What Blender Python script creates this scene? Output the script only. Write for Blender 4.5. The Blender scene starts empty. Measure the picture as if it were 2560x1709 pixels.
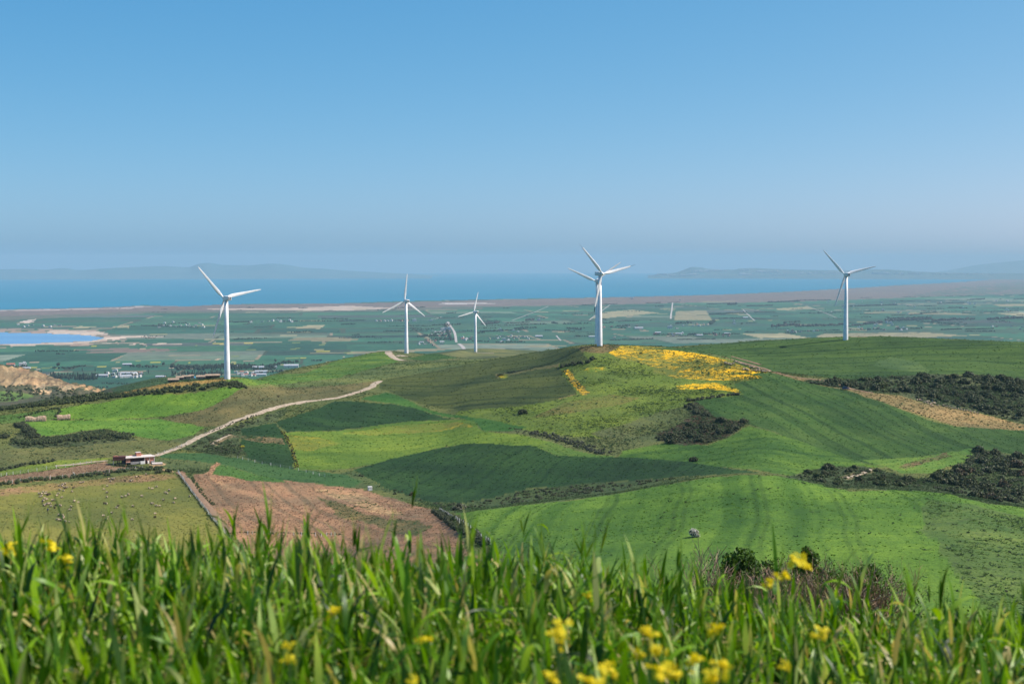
import bpy, bmesh, math, random
import numpy as np
from mathutils import Vector, Matrix, Quaternion

# ------------------------------------------------------------------ camera, sky, sun, exposure
scene = bpy.context.scene
W0, H0, F0 = 2560.0, 1709.0, 3555.5          # layout frame of the photograph, focal length in its pixels (50 mm)
HOR = 648.0                                   # picture row of the true horizontal
EYE = 300.0                                   # height of the camera above the sea
PITCH = math.atan((854.5 - HOR) / F0)
cam_d = bpy.data.cameras.new("camera")
cam = bpy.data.objects.new("camera", cam_d)
scene.collection.objects.link(cam)
scene.camera = cam
cam.location = (0, 0, EYE)
cam.rotation_euler = (math.radians(90) - PITCH, 0, 0)
cam_d.sensor_width = 36.0
cam_d.lens = 36.0 * F0 / W0
cam_d.clip_start = 0.05
cam_d.clip_end = 200000
cam_d.dof.use_dof = True
cam_d.dof.focus_distance = 260.0
cam_d.dof.aperture_fstop = 4.8

SUN_AZ, SUN_EL = 84.0, 48.0                   # degrees: clockwise from the view direction, above the horizon
scene.world = bpy.data.worlds.new("World")
scene.world.use_nodes = True
wn = scene.world.node_tree
bg = wn.nodes["Background"]
sky = wn.nodes.new("ShaderNodeTexSky")
sky.sky_type = 'NISHITA'
sky.sun_disc = False
sky.sun_elevation = math.radians(SUN_EL)
sky.sun_rotation = math.radians(SUN_AZ)
sky.altitude = 1500
sky.air_density = 0.5
sky.dust_density = 4.0
sky.ozone_density = 4.0
_tint = wn.nodes.new("ShaderNodeMix"); _tint.data_type = 'RGBA'; _tint.blend_type = 'MULTIPLY'
_tint.inputs[0].default_value = 1.0; _tint.inputs[7].default_value = (0.535, 1.284, 2.17, 1)
# a clear dry day: the red of the sky falls off faster with height
_sep = wn.nodes.new("ShaderNodeSeparateColor"); _com = wn.nodes.new("ShaderNodeCombineColor")
_pw = wn.nodes.new("ShaderNodeMath"); _pw.operation = 'POWER'; _pw.inputs[1].default_value = 1.43
wn.links.new(sky.outputs[0], _sep.inputs[0]); wn.links.new(_sep.outputs[0], _pw.inputs[0])
wn.links.new(_pw.outputs[0], _com.inputs[0])
for _ch, _ex in ((1, 0.7), (2, 0.4)):
    _pc = wn.nodes.new("ShaderNodeMath"); _pc.operation = 'POWER'; _pc.inputs[1].default_value = _ex
    wn.links.new(_sep.outputs[_ch], _pc.inputs[0]); wn.links.new(_pc.outputs[0], _com.inputs[_ch])
wn.links.new(_com.outputs[0], _tint.inputs[6]); wn.links.new(_tint.outputs[2], bg.inputs[0])
bg.inputs[1].default_value = 0.147
sun_d = bpy.data.lights.new("sun", 'SUN')
sun_d.energy = 5.0
sun_d.angle = math.radians(0.5)
sun_d.color = (1.0, 0.95, 0.88)
sun = bpy.data.objects.new("sun", sun_d)
scene.collection.objects.link(sun)
_v = Vector((math.sin(math.radians(SUN_AZ)) * math.cos(math.radians(SUN_EL)),
             math.cos(math.radians(SUN_AZ)) * math.cos(math.radians(SUN_EL)), math.sin(math.radians(SUN_EL))))
sun.rotation_euler = _v.to_track_quat('Z', 'Y').to_euler()
sun.location = _v * 900 + Vector((0, 500, 300))
scene.view_settings.view_transform = 'Standard'
scene.view_settings.look = 'None'
scene.view_settings.exposure = 0.38
scene.view_settings.gamma = 1.0
scene.render.engine = 'CYCLES'
scene.cycles.use_denoising = True
scene.cycles.max_bounces = 8
scene.cycles.diffuse_bounces = 3
scene.cycles.glossy_bounces = 2
scene.cycles.transmission_bounces = 4
scene.cycles.volume_bounces = 1
scene.cycles.sample_clamp_indirect = 6

HAZE_DENSITY = 4.2e-5
HAZE_COLOR = (0.40, 0.60, 0.73)

random.seed(7)
rng = np.random.default_rng(7)
COL = scene.collection

# ------------------------------------------------------------------ projection helpers
CP, SP = math.cos(PITCH), math.sin(PITCH)
R_EARTH = 7.4e6

def px_dir(px, py):
    """picture position -> azimuth (clockwise from +Y) and fall per metre of ground distance"""
    px = np.asarray(px, float); py = np.asarray(py, float)
    cx = (px - W0 / 2) / F0; cy = (H0 / 2 - py) / F0
    x = cx; y = CP + SP * cy; z = -SP + CP * cy
    return np.arctan2(x, y), -z / np.hypot(x, y)

def plain_dist(t):
    """distance at which a sight line falling by t meets the (curved) sea-level ground"""
    t = np.asarray(t, float)
    tt = np.maximum(t, math.sqrt(2 * EYE / R_EARTH) * 1.0002)
    # EYE/d + d/(2R) = t
    return R_EARTH * (tt - np.sqrt(np.maximum(tt * tt - 2 * EYE / R_EARTH, 0)))

def drop(d):
    return -(np.asarray(d, float) ** 2) / (2 * R_EARTH)

def plain_at(px, py):
    az, t = px_dir(px, py)
    d = plain_dist(t)
    return np.sin(az) * d, np.cos(az) * d, drop(d)

# ------------------------------------------------------------------ small numeric tools
def pchip_slopes(x, y):
    """x (K,N) or (K,), y (K,N): monotone cubic slopes along axis 0"""
    h = np.diff(x, axis=0); dl = np.diff(y, axis=0) / h
    m = np.zeros_like(y)
    w1 = 2 * h[1:] + h[:-1]; w2 = h[1:] + 2 * h[:-1]
    with np.errstate(divide='ignore', invalid='ignore'):
        hm = (w1 + w2) / (w1 / dl[:-1] + w2 / dl[1:])
    m[1:-1] = np.where(dl[:-1] * dl[1:] > 0, hm, 0.0)
    m[0] = dl[0]; m[-1] = dl[-1]
    return m

def hermite(x0, x1, y0, y1, m0, m1, u):
    h = x1 - x0
    u2, u3 = u * u, u * u * u
    return (2*u3-3*u2+1)*y0 + (u3-2*u2+u)*h*m0 + (-2*u3+3*u2)*y1 + (u3-u2)*h*m1

def pchip_eval(xk, yk, xq):
    """yk (K,M) over xk (K,), evaluate at xq (Q,) -> (Q,M)"""
    xk = np.asarray(xk, float); yk = np.asarray(yk, float)
    m = pchip_slopes(xk[:, None] + 0 * yk, yk)
    i = np.clip(np.searchsorted(xk, xq) - 1, 0, len(xk) - 2)
    u = ((xq - xk[i]) / (xk[i+1] - xk[i]))[:, None]
    return hermite(xk[i][:, None], xk[i+1][:, None], yk[i], yk[i+1], m[i], m[i+1], u)

_perm = np.random.default_rng(3).permutation(4096)
_gval = np.random.default_rng(4).uniform(-1, 1, 4096)
def vnoise(x, y, s=0):
    xi = np.floor(x).astype(int); yi = np.floor(y).astype(int)
    fx = x - xi; fy = y - yi
    fx = fx*fx*fx*(fx*(fx*6-15)+10); fy = fy*fy*fy*(fy*(fy*6-15)+10)
    def g(a, b): return _gval[_perm[(_perm[(a + s*57) & 4095] + b) & 4095]]
    return (g(xi,yi)*(1-fx)+g(xi+1,yi)*fx)*(1-fy) + (g(xi,yi+1)*(1-fx)+g(xi+1,yi+1)*fx)*fy

def fbm(x, y, octv=4, s=0, gain=0.5):
    a, r, n = 1.0, 0.0, 0.0
    for k in range(octv):
        r = r + a * vnoise(x * 2**k + 13.7*k, y * 2**k - 7.1*k, s + k); n += a; a *= gain
    return r / n

def in_poly(x, y, P):
    """vectorised point in polygon; P (K,2)"""
    r = np.zeros(x.shape, bool)
    bb = (x >= P[:,0].min()) & (x <= P[:,0].max()) & (y >= P[:,1].min()) & (y <= P[:,1].max())
    idx = np.nonzero(bb)[0]
    if not len(idx): return r
    xs, ys = x[idx], y[idx]; c = np.zeros(len(idx), bool)
    for k in range(len(P)):
        x1, y1 = P[k]; x2, y2 = P[(k+1) % len(P)]
        if y1 == y2: continue
        hit = ((y1 > ys) != (y2 > ys)) & (xs < (x2-x1) * (ys-y1) / (y2-y1) + x1)
        c ^= hit
    r[idx] = c
    return r

def seg_dist(x, y, P):
    """distance of points to an open polyline P (K,2)"""
    r = np.full(x.shape, 1e9)
    for k in range(len(P)-1):
        a = P[k]; b = P[k+1]; ab = b - a; L = max(float(ab @ ab), 1e-9)
        u = np.clip(((x-a[0])*ab[0] + (y-a[1])*ab[1]) / L, 0, 1)
        r = np.minimum(r, np.hypot(x - a[0] - u*ab[0], y - a[1] - u*ab[1]))
    return r

# ------------------------------------------------------------------ object helpers
def tag(o, label=None, cat=None, group=None, kind=None):
    if label: o["label"] = label
    if cat: o["category"] = cat
    if group: o["group"] = group
    if kind: o["kind"] = kind
    return o

def empty(name, loc=(0,0,0), rz=0.0):
    o = bpy.data.objects.new(name, None); COL.objects.link(o)
    o.location = loc; o.rotation_euler = (0, 0, rz); o.empty_display_size = 0.5
    return o

def link(name, me, parent=None, loc=None, rot=None, scale=None):
    o = bpy.data.objects.new(name, me); COL.objects.link(o)
    if parent: o.parent = parent
    if loc is not None: o.location = loc
    if rot is not None: o.rotation_euler = rot
    if scale is not None: o.scale = scale if hasattr(scale, '__len__') else (scale,)*3
    return o

def mesh_np(name, V, Fq, mats=(), smooth=True, mi=None):
    """mesh from numpy vertices and faces (M,3) or (M,4)"""
    V = np.asarray(V, np.float32); Fq = np.asarray(Fq, np.int32)
    me = bpy.data.meshes.new(name)
    me.vertices.add(len(V)); me.vertices.foreach_set("co", V.ravel())
    k = Fq.shape[1]
    me.loops.add(Fq.size); me.loops.foreach_set("vertex_index", Fq.ravel())
    me.polygons.add(len(Fq)); me.polygons.foreach_set("loop_start", np.arange(0, Fq.size, k, dtype=np.int32))
    try: me.polygons.foreach_set("loop_total", np.full(len(Fq), k, np.int32))
    except Exception: pass
    for m in mats: me.materials.append(m)
    if mi is not None: me.polygons.foreach_set("material_index", np.asarray(mi, np.int32))
    me.polygons.foreach_set("use_smooth", np.full(len(Fq), smooth, bool))
    me.update(calc_edges=True)
    return me

class MB:
    """collects boxes, tubes and lathes, becomes one mesh"""
    def __init__(s): s.v = []; s.f = []; s.m = []
    def add(s, V, Fs, m=0):
        b = len(s.v); s.v += [tuple(p) for p in V]; s.f += [tuple(b+i for i in f) for f in Fs]; s.m += [m]*len(Fs); return s
    def box(s, c, size, m=0, rz=0.0, top=1.0):
        hx, hy, hz = size[0]/2, size[1]/2, size[2]/2
        ca, sa = math.cos(rz), math.sin(rz)
        V = []
        for z in (-1, 1):
            k = top if z > 0 else 1
            for (a, b) in ((-1,-1),(1,-1),(1,1),(-1,1)):
                x, y = a*hx*k, b*hy*k
                V.append((c[0]+x*ca-y*sa, c[1]+x*sa+y*ca, c[2]+z*hz))
        return s.add(V, [(3,2,1,0),(4,5,6,7),(0,1,5,4),(1,2,6,5),(2,3,7,6),(3,0,4,7)], m)
    def tube(s, pts, rad, n=6, m=0, cap=True):
        pts = [Vector(p) for p in pts]
        if not hasattr(rad, '__len__'): rad = [rad]*len(pts)
        V = []; up = Vector((0.31, 0.17, 0.93))
        for i, p in enumerate(pts):
            d = (pts[min(i+1, len(pts)-1)] - pts[max(i-1, 0)])
            if d.length < 1e-9: d = Vector((0,0,1))
            d.normalize(); a = d.cross(up)
            if a.length < 1e-3: a = d.cross(Vector((1,0,0)))
            a.normalize(); b = d.cross(a)
            for k in range(n):
                t = 2*math.pi*k/n
                V.append(p + (a*math.cos(t) + b*math.sin(t))*rad[i])
        Fs = [(i*n+k, i*n+(k+1)%n, (i+1)*n+(k+1)%n, (i+1)*n+k) for i in range(len(pts)-1) for k in range(n)]
        if cap: Fs += [tuple(range(n))[::-1], tuple((len(pts)-1)*n+k for k in range(n))]
        return s.add(V, Fs, m)
    def blob(s, c, r, m=0, nu=8, nv=6, jit=0.0, rot=None):
        V = []; c = Vector(c)
        for j in range(nv+1):
            ph = math.pi*j/nv
            for i in range(nu):
                th = 2*math.pi*i/nu
                q = Vector((r[0]*math.sin(ph)*math.cos(th), r[1]*math.sin(ph)*math.sin(th), r[2]*math.cos(ph)))
                if jit: q *= 1 + random.uniform(-jit, jit)
                if rot is not None: q = rot @ q
                V.append(c+q)
        Fs = [(j*nu+i, (j+1)*nu+i, (j+1)*nu+(i+1)%nu, j*nu+(i+1)%nu) for j in range(nv) for i in range(nu)]
        return s.add(V, Fs, m)
    def mesh(s, name, mats, smooth=False):
        me = bpy.data.meshes.new(name); me.from_pydata(s.v, [], s.f)
        for m in (mats if isinstance(mats, (list, tuple)) else [mats]): me.materials.append(m)
        for p, k in zip(me.polygons, s.m): p.material_index = k; p.use_smooth = smooth
        me.update(); return me
    def build(s, name, mats, parent=None, loc=None, rot=None, smooth=False):
        return link(name, s.mesh(name, mats, smooth), parent, loc, rot)

def bevel_mesh(me, w, seg=2):
    bm = bmesh.new(); bm.from_mesh(me)
    bmesh.ops.remove_doubles(bm, verts=bm.verts, dist=1e-5)
    bmesh.ops.bevel(bm, geom=[e for e in bm.edges if len(e.link_faces) == 2 and e.calc_face_angle(0) > 0.5], offset=w, segments=seg, profile=0.5, affect='EDGES')
    bm.to_mesh(me); bm.free(); me.update(); return me

# ------------------------------------------------------------------ materials
def new_mat(name):
    m = bpy.data.materials.new(name); m.use_nodes = True
    nt = m.node_tree; b = nt.nodes["Principled BSDF"]
    return m, nt, b

def nd(nt, typ, **kw):
    n = nt.nodes.new(typ)
    for k, v in kw.items():
        setattr(n, k, v)
    return n

def noise(nt, vec, scale, detail=4, rough=0.55, dim='3D'):
    n = nd(nt, "ShaderNodeTexNoise"); n.noise_dimensions = dim
    n.inputs["Scale"].default_value = scale; n.inputs["Detail"].default_value = detail; n.inputs["Roughness"].default_value = rough
    if vec is not None: nt.links.new(vec, n.inputs["W" if dim == '1D' else "Vector"])
    return n.outputs[0]

def maprange(nt, val, a, b, c=0.0, d=1.0):
    n = nd(nt, "ShaderNodeMapRange"); n.interpolation_type = 'SMOOTHSTEP'
    nt.links.new(val, n.inputs[0])
    for i, q in enumerate((a, b, c, d)): n.inputs[1+i].default_value = q
    return n.outputs[0]

def mathn(nt, op, a, b=None):
    n = nd(nt, "ShaderNodeMath", operation=op)
    for i, q in enumerate((a, b)):
        if q is None: continue
        if isinstance(q, (int, float)): n.inputs[i].default_value = q
        else: nt.links.new(q, n.inputs[i])
    return n.outputs[0]

def mixc(nt, fac, a, b, blend='MIX'):
    n = nd(nt, "ShaderNodeMix"); n.data_type = 'RGBA'; n.blend_type = blend
    for idx, q in ((0, fac), (6, a), (7, b)):
        if isinstance(q, (int, float)): n.inputs[idx].default_value = q
        elif isinstance(q, tuple): n.inputs[idx].default_value = (*q, 1) if len(q) == 3 else q
        else: nt.links.new(q, n.inputs[idx])
    return n.outputs[2]

def bump(nt, height, strength, dist, bsdf):
    n = nd(nt, "ShaderNodeBump"); n.inputs["Strength"].default_value = strength; n.inputs["Distance"].default_value = dist
    nt.links.new(height, n.inputs["Height"]); nt.links.new(n.outputs[0], bsdf.inputs["Normal"])

def m_plain(name, c1, c2=None, scale=3.0, rough=0.7, bmp=0.0, spec=0.3, lo=0.4, hi=0.6, coord="Object"):
    m, nt, b = new_mat(name)
    c2 = c2 or tuple(x*0.7 for x in c1)
    tc = nd(nt, "ShaderNodeTexCoord")
    n = noise(nt, tc.outputs[coord], scale, 6, 0.6)
    nt.links.new(mixc(nt, maprange(nt, n, lo, hi), c1, c2), b.inputs["Base Color"])
    b.inputs["Roughness"].default_value = rough
    b.inputs["Specular IOR Level"].default_value = spec
    if bmp: bump(nt, n, bmp, 0.05, b)
    return m

def m_leaf(name, c1, c2, c3=None, trans=0.35, rough=0.5, spec=0.3):
    """leaves: colour varies per leaf, some light passes through"""
    m, nt, b = new_mat(name)
    g = nd(nt, "ShaderNodeNewGeometry")
    r = nd(nt, "ShaderNodeValToRGB"); nt.links.new(g.outputs["Random Per Island"], r.inputs[0])
    e = r.color_ramp.elements
    e[0].color = (*c1, 1); e[1].color = (*c2, 1); e[1].position = 0.85
    if c3:
        k = r.color_ramp.elements.new(0.93); k.color = (*c3, 1)
    nt.links.new(r.outputs[0], b.inputs["Base Color"])
    b.inputs["Roughness"].default_value = rough
    b.inputs["Specular IOR Level"].default_value = spec
    if trans:
        t = nd(nt, "ShaderNodeBsdfTranslucent"); nt.links.new(mixc(nt, 1.0, r.outputs[0], (1.0, 0.95, 0.45), 'MULTIPLY'), t.inputs[0])
        mx = nd(nt, "ShaderNodeMixShader"); mx.inputs[0].default_value = trans
        nt.links.new(b.outputs[0], mx.inputs[1]); nt.links.new(t.outputs[0], mx.inputs[2])
        nt.links.new(mx.outputs[0], nt.nodes["Material Output"].inputs[0])
    return m
# ------------------------------------------------------------------ the hills: one lofted height field
# each column: picture column, then (distance m, picture row) from the near slope outward
NEAR = [(1.0, 1.50), (2.5, 0.66), (6.0, 0.325), (10.0, 0.29), (35.0, 0.2714), (220.0, 0.256)]   # (distance, fall per metre) under the viewer, all columns
LOFT = {
 -500: [(430,1415),(490,1335),(545,1265),(590,1220),(620,1190),(660,1150),(710,1105),(760,1065),(800,1040),(900,1056),(1000,1060),(1100,1050),(1300,1032),(1780,965),(1830,905),(2000,925),(3200,990)],
 0:    [(430,1400),(490,1320),(545,1250),(590,1205),(620,1175),(660,1135),(710,1090),(760,1050),(800,1019),(900,1042),(1000,1045),(1100,1038),(1300,1022),(1780,962),(1830,917),(2000,934),(3200,990)],
 150:  [(430,1400),(490,1320),(545,1250),(590,1203),(620,1172),(660,1130),(710,1085),(760,1040),(800,998),(900,1016),(1050,1020),(1200,1010),(1400,1003),(1780,975),(1830,954),(2000,972),(3200,990)],
 290:  [(430,1400),(490,1322),(545,1252),(590,1203),(620,1168),(662,1125),(712,1078),(762,1030),(802,983),(900,998),(1100,990),(1300,966),(1500,985),(1780,986),(1830,984),(2100,990),(3200,996)],
 430:  [(430,1400),(490,1324),(545,1255),(588,1205),(620,1166),(664,1120),(714,1072),(764,1018),(806,957),(900,985),(1120,962),(1300,942),(1500,966),(1780,975),(1830,977),(2100,985),(3200,992)],
 570:  [(430,1400),(490,1325),(545,1258),(585,1205),(620,1165),(665,1115),(715,1065),(765,1005),(812,942),(900,962),(1100,962),(1300,957),(1500,972),(1780,975),(1830,977),(2100,985),(3200,992)],
 735:  [(430,1396),(490,1320),(545,1254),(585,1203),(625,1158),(672,1108),(725,1058),(800,1000),(880,958),(980,940),(1060,930),(1140,922),(1400,950),(1780,970),(1830,972),(2100,982),(3200,992)],
 860:  [(425,1384),(486,1311),(538,1254),(585,1204),(628,1157),(682,1105),(745,1052),(835,988),(930,945),(1020,924),(1100,909),(1180,897),(1400,925),(1780,955),(1830,960),(2100,978),(3200,992)],
 975:  [(408,1368),(477,1297),(530,1254),(585,1206),(630,1158),(688,1104),(755,1046),(846,982),(952,932),(1060,908),(1150,893),(1225,877),(1450,899),(1800,930),(1900,937),(2200,960),(3200,992)],
 1100: [(372,1368),(458,1286),(520,1262),(572,1215),(620,1163),(680,1103),(745,1047),(838,975),(955,918),(1070,903),(1160,894),(1235,887),(1640,881),(1800,897),(1900,910),(2200,945),(3200,992)],
 1190: [(340,1380),(440,1275),(510,1275),(562,1225),(610,1166),(665,1098),(730,1036),(828,964),(957,906),(1090,901),(1320,892),(1590,880),(1650,871),(1800,893),(1900,908),(2200,945),(3200,992)],
 1340: [(330,1365),(440,1257),(510,1259),(562,1213),(606,1160),(655,1096),(718,1027),(815,943),(945,878),(1080,890),(1320,889),(1600,882),(1650,877),(1800,893),(1900,908),(2200,945),(3200,992)],
 1490: [(330,1355),(440,1240),(510,1241),(562,1200),(605,1150),(655,1090),(715,1017),(785,938),(868,862),(1000,868),(1150,885),(1300,895),(1500,905),(1800,915),(1900,922),(2200,950),(3200,992)],
 1620: [(330,1345),(440,1217),(510,1222),(562,1188),(605,1140),(655,1085),(715,1015),(785,943),(865,864),(930,880),(990,876),(1065,872),(1300,893),(1800,915),(1900,922),(2200,950),(3200,992)],
 1760: [(330,1330),(440,1192),(510,1199),(562,1173),(602,1135),(650,1080),(710,1015),(785,947),(850,882),(900,897),(970,882),(1050,863),(1300,888),(1800,912),(1900,920),(2200,950),(3200,992)],
 1900: [(330,1330),(440,1184),(510,1190),(560,1165),(600,1125),(650,1075),(705,1020),(770,958),(820,923),(860,931),(935,903),(1040,851),(1300,878),(1800,910),(1900,918),(2200,948),(3200,992)],
 2060: [(330,1330),(440,1211),(510,1217),(560,1190),(600,1155),(650,1100),(700,1040),(760,985),(820,948),(870,936),(935,900),(1030,842),(1300,872),(1800,908),(1900,916),(2200,948),(3200,992)],
 2213: [(330,1335),(440,1221),(510,1231),(560,1205),(605,1165),(650,1115),(700,1056),(755,1003),(812,966),(872,936),(935,898),(1022,840),(1300,870),(1800,908),(1900,916),(2200,948),(3200,992)],
 2400: [(330,1345),(440,1238),(510,1249),(570,1220),(615,1177),(655,1132),(700,1086),(752,1042),(812,992),(872,940),(935,899),(1012,849),(1300,880),(1800,912),(1900,920),(2200,950),(3200,992)],
 2560: [(330,1370),(430,1266),(505,1277),(580,1235),(620,1190),(660,1146),(702,1104),(745,1070),(805,1022),(865,968),(930,917),(1000,855),(1300,885),(1800,915),(1900,922),(2200,950),(3200,992)],
 3060: [(330,1440),(420,1330),(505,1335),(580,1275),(620,1220),(660,1172),(702,1128),(745,1090),(805,1040),(865,985),(930,935),(1000,872),(1300,900),(1800,925),(1900,930),(2200,955),(3200,992)],
}
NEAR_ROWS = [6, 6, 10, 12, 16, 22]
FAR_ROWS = [40, 46, 14, 32, 30, 32, 36, 38, 44, 18, 26, 44, 16, 26, 12, 6, 5]
NA = 1500
_pxs = sorted(LOFT)
_kaz = np.array([float(px_dir(p, 1000)[0]) for p in _pxs])
_ld = []; _tt = []
for p in _pxs:
    row_d = [d for d, _ in NEAR] + [d for d, _ in LOFT[p]]
    row_t = [t for _, t in NEAR] + [float(px_dir(p, y)[1]) for _, y in LOFT[p]]
    _ld.append(np.log(row_d)); _tt.append(row_t)
_ld = np.array(_ld); _tt = np.array(_tt)
AZ0, AZ1 = float(px_dir(-720, 1000)[0]), float(px_dir(3280, 1000)[0])
AZ = np.linspace(AZ0, AZ1, NA)
_azc = np.clip(AZ, _kaz[0], _kaz[-1])
LD = pchip_eval(_kaz, _ld, _azc).T          # stations x azimuth
TT = pchip_eval(_kaz, _tt, _azc).T
_m = pchip_slopes(LD, TT)
rows_ld = []; rows_t = []
_nsub = NEAR_ROWS[:len(NEAR)-1] + [NEAR_ROWS[-1]] + FAR_ROWS[:-1]
for k in range(LD.shape[0]-1):
    n = _nsub[k]
    for j in range(n):
        u = j / n
        rows_ld.append(LD[k] + (LD[k+1]-LD[k])*u)
        rows_t.append(hermite(LD[k], LD[k+1], TT[k], TT[k+1], _m[k], _m[k+1], u))
rows_ld.append(LD[-1]); rows_t.append(TT[-1])
GD = np.exp(np.array(rows_ld)); GT = np.array(rows_t)      # rows x azimuth
GT += 0.056*np.clip((AZ[None]+.35)/.7, 0, 1.25)*np.clip((34-GD)/24, 0, 1)*np.clip(GD/2, 0, 1)   # the knoll falls away to the right
GX = GD*np.sin(AZ)[None]; GY = GD*np.cos(AZ)[None]
GZ = EYE - GT*GD
# undulation of the ground, fading in with distance
_amp = np.clip((GD-25)/300, 0, 1)
GZ = GZ + _amp*(0.9*fbm(GX/70, GY/70, 4, 1) + 0.35*fbm(GX/14, GY/14, 3, 9)*np.clip(GD/400, 0, 1))
GZ = GZ + np.clip((GD-1350)/200, 0, 1)*np.clip((2500-GD)/300, 0, 1)*((5.0*fbm(GX/60, GY/60, 5, 21) + np.clip((GD-1600)/120, 0, 1)*(6.5*fbm(GX/26, GY/26, 4, 23) + 4*np.abs(fbm(GX/11, GY/30, 3, 25))))*np.clip((-GX-330)/120, 0, 1))
NR = GD.shape[0]
GTN = (EYE - GZ)/GD

def hill_z(x, y):
    """height of the hills at world x, y (arrays)"""
    x = np.atleast_1d(np.asarray(x, float)); y = np.atleast_1d(np.asarray(y, float))
    az = np.clip(np.arctan2(x, y), AZ0, AZ1-1e-9); d = np.hypot(x, y)
    fa = (az-AZ0)/(AZ1-AZ0)*(NA-1); ia = np.clip(fa.astype(int), 0, NA-2); fa = fa-ia
    out = np.zeros(len(x))
    for c in range(2):
        for_i = ia + c
        lo = np.zeros(len(x), int); hi = np.full(len(x), NR-1)
        while np.any(hi-lo > 1):
            mid = (lo+hi)//2
            g = GD[mid, for_i] <= d
            lo = np.where(g & (hi-lo > 1), mid, lo); hi = np.where(~g & (hi-lo > 1), mid, hi)
        u = np.clip((d-GD[lo, for_i])/(GD[lo+1, for_i]-GD[lo, for_i]), 0, 1)
        z = GZ[lo, for_i]*(1-u)+GZ[lo+1, for_i]*u
        out += z*(fa if c else 1-fa)
    return out

def hz(x, y): return float(hill_z([x], [y])[0])

def ground_at(px, py, dmin=100.0, dmax=2600.0):
    """point of the hills seen at a picture position; None when the sight line misses them"""
    az, t = px_dir(px, py); az = float(az); t = float(t)
    i = int(np.clip(round((az-AZ0)/(AZ1-AZ0)*(NA-1)), 0, NA-1))
    d = GD[:, i]; ok = (GTN[:, i] <= t) & (d > dmin) & (d < dmax)
    k = np.nonzero(ok)[0]
    if not len(k): return None
    k = k[0]
    if k > 0:
        a, b = GTN[k-1, i]-t, GTN[k, i]-t
        u = a/(a-b) if a > 0 and a != b else 1.0
        dd = d[k-1]+(d[k]-d[k-1])*u
    else: dd = d[k]
    x, y = math.sin(az)*dd, math.cos(az)*dd
    return (x, y, hz(x, y))

def near_crest(px, py):
    """like ground_at, but slides down the picture until it meets the hills"""
    for k in range(0, 60):
        g = ground_at(px, py+k*0.7)
        if g: return g
    return None

def hill_poly(pts, dens=3):
    """picture outline -> outline on the ground"""
    P = []
    n = len(pts)
    for k in range(n):
        a, b = pts[k], pts[(k+1) % n]
        for j in range(dens):
            u = j/dens
            g = near_crest(a[0]+(b[0]-a[0])*u, a[1]+(b[1]-a[1])*u)
            if g: P.append(g[:2])
    return np.array(P)

def hill_line(pts, dens=4):
    P = []
    for k in range(len(pts)-1):
        a, b = pts[k], pts[k+1]
        for j in range(dens):
            u = j/dens
            g = near_crest(a[0]+(b[0]-a[0])*u, a[1]+(b[1]-a[1])*u)
            if g: P.append(g[:2])
    g = near_crest(*pts[-1])
    if g: P.append(g[:2])
    return np.array(P)

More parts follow.
